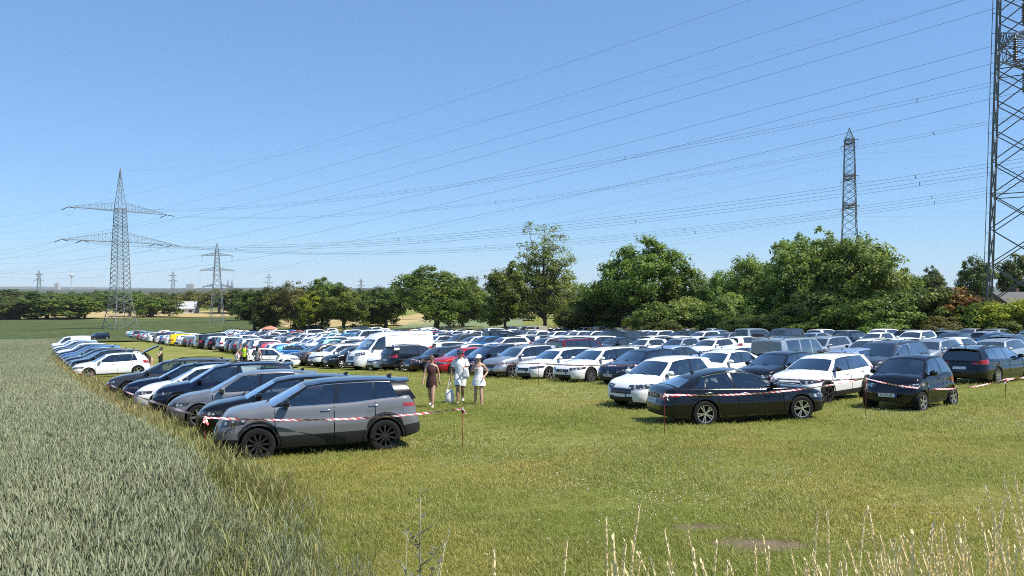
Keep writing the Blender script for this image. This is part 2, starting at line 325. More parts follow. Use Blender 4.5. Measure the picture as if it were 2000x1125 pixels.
def shell(P, lod):
    """returns lists for the body (paint/trim) and each glass panel, in car coordinates (x forward)"""
    L, W = P['L'], P['W']; hw = W/2; top = pchip(P['top']); roof = pchip(P['roof'])
    ef, er, R, sill = P['ef'], P['er'], P['R'], P['sill']; Ra = R+.045
    ax = [P['fo'], P['fo']+P['wb']]
    def plan(d):
        d = np.asarray(d, float)
        xf = np.clip((ef-d)/ef, 0, 1); xr = np.clip((d-(L-er))/er, 0, 1)
        return np.maximum(1-xf**2.9, 0)**.27*np.maximum(1-xr**3.0, 0)**.25*(1-.035*sstep(1.5, 0, d)-.04*sstep(L-1.4, L, d))
    xi = [1, .997, .985, .955, .9, .8, .66, .45, .2, 0] if lod < 2 else [1, .98, .9, .7, .3]
    ds = [(ef*(1-x), None) for x in xi] + [(L-er*(1-x), None) for x in xi]
    stp = .16 if lod == 0 else (.3 if lod == 1 else .6)
    ds += [(x, None) for x in np.arange(ef, L-er, stp)]
    na = 13 if lod == 0 else (9 if lod == 1 else 5)
    def inarch(d): return any(abs(d-a) < Ra+.004 for a in ax)
    ds = [(d, None) for d, _ in ds if not inarch(d)]
    def bot(d): return sill + .06*sstep(.5, 0, d) + .10*sstep(L-.7, L, d)
    st = [(d, float(bot(d))) for d, _ in ds]
    for a in ax:
        st.append((a-Ra-.001, float(bot(a-Ra)))); st.append((a+Ra+.001, float(bot(a+Ra))))
        for k in range(na):
            th = math.pi*k/(na-1); st.append((a-Ra*math.cos(th), R+Ra*math.sin(th)))
    st.sort(); D = np.array([s[0] for s in st]); ZB = np.array([s[1] for s in st])
    TL = np.array([0, .1, .22, .3, .45, .60, .635, .78, .90, .96, 1.0]) if lod < 2 else np.array([0, .15, .4, .62, .9, 1.0])
    QL = np.array([.955, .84, .62, .36, .14, 0]) if lod < 2 else np.array([.85, .45, 0])
    ZT = top(D)-.028; f = plan(D)
    nS, nT, nQ = len(D), len(TL), len(QL); nn = nT+nQ
    Vx = np.zeros((nS, nn)); Vy = np.zeros((nS, nn)); Vz = np.zeros((nS, nn))
    for j, t in enumerate(TL):
        z = ZB+(ZT-ZB)*t; zr = np.clip((z-sill)/(ZT-sill), 0, 1)
        Vz[:, j] = z; Vy[:, j] = hw*f*GSEC(zr)
    ysh = Vy[:, nT-1].copy()
    for j, q in enumerate(QL):
        Vy[:, nT+j] = ysh*q; Vz[:, nT+j] = ZT+.028*min(1, (1-q)*12)**.5+P['hood']*(1-q*q)*np.minimum(f, 1)
    def shift(z, d):
        fr = np.clip(1-d/ef, 0, 1)**1.3*(np.clip(z-.56, 0, 2)*P['rk']+np.clip(.36-z, 0, 1)*.5)
        rr = np.clip(1-(L-d)/er, 0, 1)**1.3*(np.clip(z-.62, 0, 2)*P['rrk']+np.clip(.40-z, 0, 1)*.5+.035*sstep(.60, .68, z))
        return fr-rr
    for j in range(nn): Vx[:, j] = D+shift(Vz[:, j], D)
    B = MB()      # materials: 0 paint, 1 trim, 2 dark
    cold = P['cols']; A0, C0 = cold[0][0], cold[-1][0]
    nclad = P.get('nclad', 2) if P['clad'] else 0
    for sgn in (1, -1):
        V = [(L/2-Vx[i, j], sgn*Vy[i, j], Vz[i, j]) for i in range(nS) for j in range(nn)]
        FA, FT, FD = [], [], []
        for i in range(nS-1):
            if D[i+1]-D[i] < 1e-9: continue
            for j in range(nn-1):
                q = (i*nn+j, (i+1)*nn+j, (i+1)*nn+j+1, i*nn+j+1)
                if sgn > 0: q = q[::-1]
                if j >= nT and A0+.05 < D[i] < C0-.12: FD.append(q)
                elif j < nclad: FT.append(q)
                else: FA.append(q)
        b = len(B.v); B.v.extend(V)
        for F, m in ((FA, 0), (FT, 1), (FD, 2)):
            B.f.extend([tuple(k+b for k in q) for q in F]); B.m.extend([m]*len(F))
        # wheel-arch liners and lower lip
        LV, LF = [], []
        for i in range(nS):
            LV += [(L/2-Vx[i, 0], sgn*Vy[i, 0], Vz[i, 0]), (L/2-Vx[i, 0], sgn*max(Vy[i, 0]-(.30 if inarch(D[i]) else .06), 0), Vz[i, 0])]
        for i in range(nS-1): LF.append((2*i, 2*i+1, 2*i+3, 2*i+2))
        B.add(LV, LF, 2)
    u = hw*.80
    B.add([(L/2-.25, -u, sill+.05), (-L/2+.25, -u, sill+.05), (-L/2+.25, u, sill+.05), (L/2-.25, u, sill+.05)], [(0, 1, 2, 3)], 2)
    for a in ax:   # inner wheel-well wall
        B.add([(L/2-a-Ra, s_*(hw-.32), z) for s_ in (1, -1) for z in (sill, R+Ra)] + [(L/2-a+Ra, s_*(hw-.32), z) for s_ in (1, -1) for z in (sill, R+Ra)], [(0, 1, 5, 4), (2, 3, 7, 6)], 2)
    # ---- greenhouse
    v0, v1 = P.get('vwin', (.07, .90)); vs_ = [0, v0, .36, .64, v1, 1] if lod < 2 else [0, v0, v1, 1]
    def base(d): return np.array([d, hw*min(P['kb'], .955*float(plan(d))), float(top(d))-.05])
    def head_(d):
        k = P['kt']*(1-.03*sstep(P['roof'][0][0]+.5, P['roof'][0][0], d)-.07*sstep(P['roof'][-1][0]-1.2, P['roof'][-1][0], d)); return np.array([d, hw*k, float(roof(d))])
    def side(db, dt, v):
        a = base(db); b = head_(dt); p = a+(b-a)*v; p[1] += .030*math.sin(math.pi*v); return p
    lines = []           # fine columns: (db, dt, tag of the strip after it, window number)
    w = -1
    for k in range(len(cold)-1):
        a, b = cold[k], cold[k+1]; n = 1
        if a[2] == 'g': w += 1; n = 4 if lod < 2 else 1
        if a[2] == 'p' and b[0]-a[0] > 1: n = 8 if lod < 2 else 2
        for s in range(n): lines.append((a[0]+(b[0]-a[0])*s/n, a[1]+(b[1]-a[1])*s/n, a[2], w))
    lines.append((cold[-1][0], cold[-1][1], '', w))
    glass = {}
    X = lambda p, s=1: (L/2-p[0], s*p[1], p[2])
    for s in (1, -1):
        for k in range(len(lines)-1):
            l0, l1 = lines[k], lines[k+1]
            for j in range(len(vs_)-1):
                q = [X(side(l0[0], l0[1], vs_[j]), s), X(side(l1[0], l1[1], vs_[j]), s), X(side(l1[0], l1[1], vs_[j+1]), s), X(side(l0[0], l0[1], vs_[j+1]), s)]
                if s > 0: q = q[::-1]
                win = vs_[j] >= v0-1e-6 and vs_[j+1] <= v1+1e-6
                if l0[2] == 'g' and win: glass.setdefault(('side_window', l0[3], s), MB()).add(q, [(0, 1, 2, 3)])
                else: B.add(q, [(0, 1, 2, 3)], 4 if (l0[2] == 'b' and win) else (3 if P.get('blackcab') else 0))
    ws = [-1, -.93, -.6, -.2, .2, .6, .93, 1] if lod < 2 else [-1, -.92, 0, .92, 1]
    bt = .05
    def fw(wv, v):
        p = side(cold[0][0], cold[0][1], v); return (L/2-p[0]+(P['bulge']*(1-v)+bt*v)*(1-wv*wv), p[1]*wv, p[2]+P['crown']*(1-wv*wv)*v+.02*(1-wv*wv)*(1-v))
    def rw(wv, v):
        p = side(cold[-1][0], cold[-1][1], v); return (L/2-p[0]-P['rbulge']*(1-wv*wv), p[1]*wv, p[2]+P['crown']*(1-wv*wv)*v)
    for fn, nm, on in ((fw, 'windscreen', True), (rw, 'rear_window', P['rearglass'])):
        for i in range(len(ws)-1):
            for j in range(len(vs_)-1):
                q = [fn(ws[i], vs_[j]), fn(ws[i+1], vs_[j]), fn(ws[i+1], vs_[j+1]), fn(ws[i], vs_[j+1])]
                if nm == 'rear_window': q = q[::-1]
                lim = .90 if nm == 'windscreen' else .86
                win = on and abs(ws[i]+ws[i+1])/2 < .93 and vs_[j+1] <= max(v1, .9)+1e-6 and vs_[j] >= (0 if nm == 'windscreen' else v0)-1e-6
                if win: glass.setdefault((nm, 0, 0), MB()).add(q, [(0, 1, 2, 3)])
                else: B.add(q, [(0, 1, 2, 3)], 0)
    nu = 12 if lod < 2 else 5
    a1, c1 = cold[0][1], cold[-1][1]
    grid = []
    for i in range(nu+1):
        t = i/nu; d = a1+(c1-a1)*t; p = head_(d); row = []
        for wv in ws:
            e = 1-wv*wv; row.append((L/2-d+bt*e*max(0, 1-t*3)-P['rbulge']*e*max(0, 1-(1-t)*3), p[1]*wv, p[2]+P['crown']*e))
        grid.append(row)
    nw = len(ws); VV = [q for r in grid for q in r]; FF = []
    for i in range(nu):
        for k in range(nw-1): FF.append((i*nw+k, i*nw+k+1, (i+1)*nw+k+1, (i+1)*nw+k))
    B.add(VV, FF, 3)          # roof: 3 so it can take another colour
    info = dict(side=side, lines=lines, v0=v0, v1=v1, base=base, head=head_, X=X, top=top, roof=roof, ax=ax, Ra=Ra, cold=cold)
    return B, glass, info

def weld(me):
    bm = bmesh.new(); bm.from_mesh(me); bmesh.ops.remove_doubles(bm, verts=bm.verts, dist=.0006)
    bmesh.ops.dissolve_degenerate(bm, edges=bm.edges, dist=.0004)
    bmesh.ops.recalc_face_normals(bm, faces=bm.faces); bm.to_mesh(me); bm.free(); me.update()
    me.set_sharp_from_angle(angle=math.radians(42)); return me

class Proj:
    def __init__(s, mb): s.t = BVHTree.FromPolygons([Vector(v) for v in mb.v], mb.f)
    def hit(s, p, n, far=1.2):
        n = Vector(n).normalized(); h = s.t.ray_cast(Vector(p)+n*far, -n, far*2)
        return h[0]
    def patch(s, lo, hi, n, off=.006, nv=3, m=0, mb=None, skirt=.02):
        """a panel between two poly-lines laid onto the body, standing off it, with a rim going back into it"""
        mb = mb or MB(); nn = Vector(n).normalized(); rows = []; back = []
        if nv > 1:
            fine = lambda q: [Vector(q[i]).lerp(Vector(q[i+1]), k/2) for i in range(len(q)-1) for k in (0, 1)]+[Vector(q[-1])]
            lo, hi = fine(lo), fine(hi)
        for j in range(nv+1):
            t = j/nv; row = []; bk = []
            for a, b in zip(lo, hi):
                p = Vector(a).lerp(Vector(b), t); h = s.t.ray_cast(p+nn*1.2, -nn, 2.4)
                if h[0] is None or (h[0]-p).length > .45: h = s.t.find_nearest(p)
                hn = h[1] if h[1].dot(nn) > 0 else -h[1]
                d = (hn*.75+nn*.6).normalized()
                row.append(h[0]+d*off); bk.append(h[0]-d*skirt)
            rows.append(row); back.append(bk)
        k = len(lo); V = [q for r in rows for q in r]; BK = [q for r in back for q in r]; F = []
        for j in range(nv):
            for i in range(k-1): F.append((j*k+i, j*k+i+1, (j+1)*k+i+1, (j+1)*k+i))
        loop = [i for i in range(k)]+[j*k+k-1 for j in range(1, nv+1)]+[nv*k+i for i in range(k-2, -1, -1)]+[j*k for j in range(nv-1, 0, -1)]
        b = len(V); V += [BK[i] for i in loop]
        for i in range(len(loop)): a2 = (i+1) % len(loop); F.append((loop[i], loop[a2], b+a2, b+i))
        return mb.add(V, F, m)

def wheel_meshes(R, wd, rim, spokes, dbl, seg=30):
    ty = MB(); pr = [(R*.66, wd/2-.025), (R*.70, wd/2-.004), (R*.84, wd/2+.004), (R*.94, wd/2-.004), (R*.985, wd/2-.03), (R, wd*.2), (R, -wd*.2), (R*.985, -wd/2+.03), (R*.93, -wd/2), (R*.66, -wd/2+.01)]
    ty.loft([[(r*math.cos(2*math.pi*k/seg), y, r*math.sin(2*math.pi*k/seg)) for k in range(seg)] for r, y in pr], cap=False)
    rm = MB(); r0 = R*.68
    rm.loft([[(r*math.cos(2*math.pi*k/seg), y, r*math.sin(2*math.pi*k/seg)) for k in range(seg)] for r, y in ((r0, wd/2-.028), (r0*.985, wd/2-.004), (r0*.93, wd/2-.006), (r0*.90, wd/2-.05), (r0*.88, -wd/2+.03))], cap=False)
    rm.add([(r0*.9*math.cos(2*math.pi*k/seg), wd/2-.085, r0*.9*math.sin(2*math.pi*k/seg)) for k in range(seg)], [tuple(range(seg))], 1)
    def spoke(a, w0, w1):
        c, s_ = math.cos(a), math.sin(a)
        V = []
        for r, w, y in ((r0*.12, w0, wd/2-.016), (r0*.94, w1, wd/2-.008)):
            for e in (-1, 1):
                for dy in (0, -.03): V.append((r*c-e*w*s_, y+dy, r*s_+e*w*c))
        rm.add(V, [(0, 2, 6, 4), (0, 4, 5, 1), (2, 3, 7, 6), (4, 6, 7, 5)], 0)
    for k in range(spokes):
        a = 2*math.pi*k/spokes+.3
        if dbl:
            for e in (-1, 1): spoke(a+e*.17, .011, .017)
        else: spoke(a, R*.10 if spokes < 8 else R*.045, R*.075 if spokes < 8 else R*.06)
    rm.add([(R*.13*math.cos(2*math.pi*k/12), wd/2-.006, R*.13*math.sin(2*math.pi*k/12)) for k in range(12)], [tuple(range(12))], 0)
    return ty, rm
RIMM = lambda k: [MT[k], MT['dark']]

CARC = {}
def car_model(tname, lod):
    """part list (name, parent index, mesh, uses paint, local matrix) for one kind of car at one level of detail"""
    key = (tname, lod)
    if key in CARC: return CARC[key]
    P = TYPES[tname]; B, glass, I = shell(P, lod); L, W = P['L'], P['W']; hw = W/2; parts = []; X = I['X']
    def part(name, mb, mats, par=None, pnt=False, M=None, smooth=True, do_weld=True):
        me = mb.mesh(tname+'_'+name, mats, smooth)
        if do_weld: weld(me)
        parts.append((name, par, me, pnt, M)); return len(parts)-1
    Pj = Proj(B)
    bodymats = [PAINTS['white'], MT['trim'], MT['dark'], PAINTS['white'], MT['gloss']]
    hz = P['head']; tz = P['tailz']; gr = P['grille']; it = P['intake']
    def lamp_head(s):
        y0, y1 = hw*hz[2], hw*.965; lo, hi = [], []
        for k in range(7):
            t = k/6; x = L/2-.05-.55*t**1.8; y = s*(y0+(y1-y0)*min(1, t*1.35)**.8)
            lo.append((x, y, hz[0]+.06*t)); hi.append((x-.03, y, hz[1]-.03*(1-t)+.035*t*(1-t)))
        return Pj.patch(lo, hi, (.75, s*.65, .1))
    def lamp_tail(s):
        lo, hi = [], []
        for k in range(6):
            t = k/5; x = -L/2+.02+.36*t**1.7; y = s*hw*(.50+.5*min(1, t*1.5)**.8)
            lo.append((x, y, tz[0]+.03*t)); hi.append((x, y, tz[1]-.02*(1-t)))
        return Pj.patch(lo, hi, (-.8, s*.6, .05))
    def strip(pts, n, wv, off=.004):
        lo = [(p[0]-wv[0], p[1], p[2]-wv[1]) for p in pts]; hi = [(p[0]+wv[0], p[1], p[2]+wv[1]) for p in pts]
        return Pj.patch(lo, hi, n, off, 1, skirt=.006)
    def rect(xs, y0, y1, z0, z1, n, off=.006, k=6):
        return Pj.patch([(xs, y0+(y1-y0)*i/k, z0) for i in range(k+1)], [(xs, y0+(y1-y0)*i/k, z1) for i in range(k+1)], n, off, 2)
    ty, rm = wheel_meshes(P['R'], .215 if W < 1.95 else .225, P['rim'], P['spokes'], P['dbl'], 30 if lod == 0 else 16)
    wpos = [(L/2-a, s*(hw-.118)) for a in I['ax'] for s in (1, -1)]
    if lod == 2:
        mb = MB(); mb.v, mb.f, mb.m = B.v, B.f, B.m          # 0 paint 1 trim 2 dark 3 roof
        for g in glass.values(): mb.join(g, 5)
        for s in (1, -1): mb.join(lamp_head(s), 6); mb.join(lamp_tail(s), 7)
        mb.join(rect(L/2, -hw*gr[2], hw*gr[2], gr[0], gr[1], (1, 0, .1), k=2), 1)
        mb.join(rect(L/2, -.26, .26, .42, .52, (1, 0, 0), .01, 2), 8); mb.join(rect(-L/2, -.26, .26, .62, .73, (-1, 0, 0), .01, 2), 8)
        for (wx, wy) in wpos:
            r = P['R']
            for rr, yy, m in ((r, .1, 2), (r*.68, .108, 9)):
                rg = [(wx+rr*math.cos(k*math.pi/6), wy+(yy if wy > 0 else -yy), r+rr*math.sin(k*math.pi/6)) for k in range(12)]
                mb.add(rg, [tuple(range(12)) if wy < 0 else tuple(range(12))[::-1]], m)
            mb.loft([[(wx+r*math.cos(k*math.pi/6), wy+dy, r+r*math.sin(k*math.pi/6)) for k in range(12)] for dy in (-.1, .1)], 2, cap=False)
        me = mb.mesh(tname+'_far', bodymats+[MT['farglass'], MT['head'], MT['tail'], MT['plate'], MT[P['rim'] if P['rim'] in MT else 'alloy']], True); weld(me)
        CARC[key] = [(tname, None, me, True, None)]; return CARC[key]
    body = part('body', B, bodymats, None, True)
    names = ['front', 'rear', 'quarter']
    for (nm, k, s), g in sorted(glass.items(), key=lambda q: str(q[0])):
        dark = nm != 'windscreen' and (k >= 1 or nm == 'rear_window') and P.get('privacy')
        part(nm, g, [MT['privacy' if dark else ('glass' if lod == 0 else 'farglass')]])
    for s in (1, -1):
        part('headlight', lamp_head(s), [MT['head']]); part('tail_light', lamp_tail(s), [MT['tail']])
        # mirror
        mm = MB(); p = I['side'](I['cold'][1][0]+.10, I['cold'][1][1]+.1, .10); c = Vector((L/2-p[0], s*(p[1]+.13), p[2]+.07))
        rg = []
        for xx, k in ((-.075, .55), (-.055, .92), (0, 1), (.06, .8), (.095, .35)):
            rg.append([(c.x+xx, c.y+math.cos(a)*.115*k, c.z+math.sin(a)*.085*k) for a in [2*math.pi*i/12 for i in range(12)]])
        mm.loft(rg); mm.bar((c.x, s*(p[1]-.03), p[2]-.02), (c.x, c.y-s*.04, c.z-.05), .045, 1)
        part('wing_mirror', mm, [PAINTS['white'] if P['mirror'] == 'body' else MT['gloss'], MT['trim']], None, P['mirror'] == 'body')
    g = rect(L/2, -hw*gr[2], hw*gr[2], gr[0], gr[1], (1, 0, .1)); gi = part('grille', g, [MT['gloss']])
    if lod == 0:
        bars = MB()
        for k in range(3):
            z = gr[0]+(gr[1]-gr[0])*(k+.7)/3.4; bars.join(rect(L/2, -hw*gr[2]*.93, hw*gr[2]*.93, z, z+.011, (1, 0, .1), .012))
        part('grille_bar', bars, [MT['chrome'] if P['trim'] == 'chrome' else MT['darkalloy']], gi)
    part('lower_intake', rect(L/2, -hw*it[2], hw*it[2], it[0], it[1], (1, 0, -.1)), [MT['trim']])
    for xs, sg, z in ((L/2, 1, (.43, .535) if gr[0] > .5 else (.40, .50)), (-L/2, -1, (.70, .805) if P['clad'] else (.62, .725))):
        pl = part('number_plate', rect(xs, -.26, .26, z[0], z[1], (sg, 0, 0), .014, 4), [MT['plate']])
        part('plate_band', rect(xs, -.26*sg*-1, -.215*sg*-1, z[0], z[1], (sg, 0, 0), .0165, 1), [MT['plate_blue']], pl)
    part('rear_bumper_insert', rect(-L/2, -hw*.7, hw*.7, P['sill']+.09, P['sill']+.24, (-1, 0, -.1)), [MT['trim']])
    for s in (1, -1):
        if P['seam'] and lod == 0:
            c = I['cold']; gl = [q for q in range(len(c)-1) if c[q][2] == 'g']
            xs_ = [c[0][0]+.12]+[c[q+1][0]+.02 for q in gl[:2]]
            for k, d in enumerate(xs_):
                d = min(d, I['ax'][1]+.35) if k == len(xs_)-1 else d
                zt = float(I['top'](d))-.06; zb = P['sill']+.12
                if abs(d-I['ax'][1]) < I['Ra']+.05: zb = P['R']+math.sqrt(max(0, (I['Ra']+.06)**2-min(abs(d-I['ax'][1]), I['Ra'])**2))
                if abs(d-I['ax'][0]) < I['Ra']+.05: zb = P['R']+.2
                if zb > zt-.1: continue
                pts = [(L/2-d, s*hw, zb+(zt-zb)*i/6) for i in range(7)]
                part('door_seam', Pj.patch([(q[0]-.0075, q[1], q[2]) for q in pts], [(q[0]+.0075, q[1], q[2]) for q in pts], (0, s, 0), .0045, 1, skirt=.004), [MT['dark']])
        c = I['cold']; gl = [q for q in range(len(c)-1) if c[q][2] == 'g'][:2]
        for q in gl if lod == 0 else []:
            d = c[q+1][0]-.16 if q == gl[0] else min(c[q+1][0]-.02, I['ax'][1]-.12); z = float(I['top'](d))-.13
            h = Pj.hit((L/2-d, s*hw, z), (0, s, 0))
            if h is None: continue
            hm = MB(); hm.loft([[(h.x+xx, h.y+s*(.012+math.cos(a)*.012*k), h.z+math.sin(a)*.014*k) for a in [2*math.pi*i/8 for i in range(8)]] for xx, k in ((-.10, .5), (-.085, 1), (.085, 1), (.10, .5))])
            part('door_handle', hm, [MT['chrome'] if P['trim'] == 'chrome' else PAINTS['white']], None, P['trim'] != 'chrome')
        # window surround, sill and arch mouldings
        if lod == 0:
            wl = [l for l in I['lines']][1:-1]; tb = MB()
            for v in (I['v0'], I['v1']):
                pts = [Vector(X(I['side'](l[0], l[1], v), s))+Vector((0, s*.004, 0)) for l in wl]; tb.tube(pts, .0085, 5)
            part('window_trim', tb, [MT['chrome'] if P['trim'] == 'chrome' else MT['gloss']])
        if P['clad']:
            for a in I['ax']:
                lo, hi = [], []
                for k in range(17):
                    th = math.pi*(-.12+1.24*k/16); r0, r1 = I['Ra']-.004, I['Ra']+.07
                    lo.append((L/2-a+r0*math.cos(th), s*hw, P['R']+r0*math.sin(th))); hi.append((L/2-a+r1*math.cos(th), s*hw, P['R']+r1*math.sin(th)))
                lo = [(p[0], p[1], max(p[2], P['sill']+.03)) for p in lo]; hi = [(p[0], p[1], max(p[2], P['sill']+.03)) for p in hi]
                part('arch_moulding', Pj.patch(lo, hi, (0, s, 0), .016, 1), [MT['trim']])
        else:
            d0, d1 = I['ax'][0]+I['Ra']+.02, I['ax'][1]-I['Ra']-.02
            pts = [(L/2-(d0+(d1-d0)*i/8), s*hw) for i in range(9)]
            part('side_skirt', Pj.patch([(p[0], p[1], P['sill']+.012) for p in pts], [(p[0], p[1], P['sill']+.075) for p in pts], (0, s, 0), .008, 1), [MT['gloss']])
        if P['rails']:
            ra = MB(); rr = P['roof']; d0, d1 = rr[0][0]+.35, rr[-1][0]-.15
            pts = []
            for i in range(9):
                t = i/8; d = d0+(d1-d0)*t; h = I['head'](d); pts.append((L/2-d, s*(h[1]-.04), h[2]+.012+.05*min(1, 8*t, 8*(1-t))))
            ra.tube(pts, .014, 5); part('roof_rail', ra, [MT['chrome'] if P['trim'] == 'chrome' else MT['darkalloy']])
    rr = P['roof'][-1]; h = I['head'](rr[0]-.22)
    an = MB(); zc = h[2]+P['crown']
    an.loft([[(L/2-h[0]+x-.03*t, y, zc-.01+.075*t) for x, y in ((.09*(1-.7*t), 0), (-.03, .022*(1-.6*t)), (-.05, 0), (-.03, -.022*(1-.6*t)))] for t in (0, .6, 1)])
    part('roof_antenna', an, [MT['gloss']])
    if P['rearglass']:
        rv = I['head'](rr[0]); sp = MB(); k = 8
        yy = [rv[1]*.92*(-1+2*i/k) for i in range(k+1)]; xx = L/2-rv[0]
        if P['rrk'] > .1 and tname not in ('coupe', 'sedan'):
            V = []
            for x, dz in ((xx+.10, .012), (xx-.13, .006), (xx-.14, -.012), (xx-.0, -.03)):
                V += [(x-P['rbulge']*(1-(y/rv[1])**2), y, rv[2]+P['crown']*(1-(y/rv[1])**2)+dz) for y in yy]
            F = [(j*(k+1)+i, j*(k+1)+i+1, ((j+1) % 4)*(k+1)+i+1, ((j+1) % 4)*(k+1)+i) for j in range(4) for i in range(k)]+[tuple(j*(k+1) for j in range(4)), tuple(j*(k+1)+k for j in range(4))]
            sp.add(V, F); part('roof_spoiler', sp, [PAINTS['white']], None, True)
    if lod == 0:
        c = I['cold']; bz = float(I['top'](c[1][0]+.6)); hz_ = P['roof'][1][1]-.20
        fx = [c[1][0]+.98] + ([c[1][0]+1.85] if L > 3.6 and P['rearglass'] else [])
        for d in fx:
            for yv in (-.38, .38):
                it_ = MB(); Rm = Matrix.Rotation(math.radians(-14), 3, 'Y')
                it_.box((L/2-d, yv, bz+(hz_-bz)*.22), (.12, .46, (hz_-bz)*.9), 0, Rm, .8); it_.box((L/2-d-.09, yv, hz_-.06), (.10, .25, .19), 0, Rm, .85)
                part('seat', it_, [MT['seat']], None, False, None, False)
        dd = c[0][0]+.30; it_ = MB(); it_.box((L/2-dd-.12, 0, bz-.02), (.42, W*.78, .10), 0, None, .8); part('dashboard', it_, [MT['seat']], None, False, None, False)
        ring = [(L/2-dd-.40+.05*math.sin(a), .37+.18*math.cos(a), bz+.03+.16*math.sin(a)) for a in [2*math.pi*i/14 for i in range(15)]]; it_ = MB(); it_.tube(ring, .016, 5, caps=False)
        part('steering_wheel', it_, [MT['trim']])
        it_ = MB(); it_.box((L/2-c[0][1]-.12, 0, P['roof'][0][1]-.10), (.02, .22, .06), 0); part('rear_view_mirror', it_, [MT['trim']], None, False, None, False)
        for s in (-1, 1):
            wi = MB(); p = I['side'](c[0][0], c[0][1], .05)
            a = Vector((L/2-p[0]+P['bulge']*.8, s*.30+.15, p[2]+.03)); wi.bar(a, a+Vector((-.13, -.46, .085)), .018)
            part('wiper', wi, [MT['trim']])
    tm = weld(ty.mesh(tname+'_tyre', [MT['tyre']], True)); rmm = rm.mesh(tname+'_rim', RIMM(P['rim']), False)
    wm = None
    if lod == 1:
        wm_ = MB(); wm_.join(ty, 0); wm_.join(rm); wm_.m = [0]*len(ty.f)+[1 if q == 0 else 2 for q in rm.m]; wm = wm_.mesh(tname+'_wheel', [MT['tyre'], MT[P['rim']], MT['dark']], True)
    for (wx, wy) in wpos:
        M = Matrix.Translation((wx, wy, P['R'])) @ (Matrix.Rotation(math.pi, 4, 'Z') if wy < 0 else Matrix.Identity(4)) @ Matrix.Rotation(random.uniform(0, 6), 4, 'Y')
        if lod == 1: parts.append(('wheel', None, wm, False, M))
        else:
            parts.append(('wheel', None, None, False, M)); k = len(parts)-1
            parts.append(('tyre', k, tm, False, None)); parts.append(('rim', k, rmm, False, None))
    CARC[key] = parts; return parts

CAT = dict(hatch='car', suv='car', estate='car', sedan='car', mpv='car', van='van', city='car', boxy='car', microvan='van', minibus='van')
ONAME = dict(hatch='parked_hatchback', supermini='parked_hatchback', minicar='parked_hatchback', suv='parked_suv', crossover='parked_suv', littlesuv='parked_suv', bigsuv='parked_suv', boxy='parked_offroader',
             estate='parked_estate', bigestate='parked_estate', sedan='parked_saloon', coupe='parked_saloon', mpv='parked_people_carrier', minibus='parked_minibus', van='parked_van', microvan='parked_van', city='parked_city_car')
KIND = dict(hatch='hatchback', supermini='small hatchback', minicar='small hatchback', suv='SUV', crossover='crossover', littlesuv='small SUV', bigsuv='large SUV', boxy='boxy off-roader', estate='estate car', bigestate='large estate car',
            sedan='saloon', coupe='four-door coupe', mpv='people carrier', minibus='minibus', van='high-roof van', microvan='small panel van', city='two-door city car')
CNAME = dict(white='white', pearl='off-white', silver='silver', grey='mid-grey', flatgrey='flat grey', anthracite='dark grey', black='black', navy='navy blue', blue='bright blue', skyblue='pale blue', steelblue='steel blue',
             red='red', burgundy='burgundy', brown='dark brown', yellow='yellow', turquoise='turquoise', beige='beige')
def car_matrix(x, y, h):
    n = gnormal(x, y); f = Vector((h[0], h[1], 0)); f = (f-n*f.dot(n)).normalized(); l = n.cross(f)
    M = Matrix((f, l, n)).transposed().to_4x4(); M.translation = (x, y, gzf(x, y)-.012); return M
CARS = []      # footprints, to keep other things clear
def put_car(tname, lod, x, y, h, col, label, group=None, roofcol=None, skip=()):
    hl = math.hypot(*h); h = (h[0]/hl, h[1]/hl)
    M = car_matrix(x, y, h); parts = car_model(tname, lod); objs = []
    CARS.append((x, y, h, TYPES[tname]['L'], TYPES[tname]['W']))
    if lod == 2:
        root = bpy.data.objects.new(ONAME[tname], parts[0][2]); link(root); root.matrix_world = M; objs = [root]; plist = [(root, True)]
    else:
        root = empty(ONAME[tname], M=M); plist = []
        for nm, par, me, pnt, ML in parts:
            if nm in skip: objs.append(None); continue
            o = bpy.data.objects.new(nm, me); o.parent = root if par is None else objs[par]; COL.objects.link(o)
            if ML is not None: o.matrix_local = ML
            objs.append(o); plist.append((o, pnt))
    pm = PAINTS[col]
    for o, pnt in plist:
        if not pnt: continue
        for i, s in enumerate(o.material_slots):
            if o.data.materials[i] and o.data.materials[i].name.startswith('paint_'):
                s.link = 'OBJECT'; s.material = PAINTS[roofcol] if (roofcol and i == 3) else pm
        if o.name.startswith('roof_spoiler') and roofcol: o.material_slots[0].material = PAINTS[roofcol]
    tag(root, label, CAT.get(tname, 'car'), group)
    return root, objs
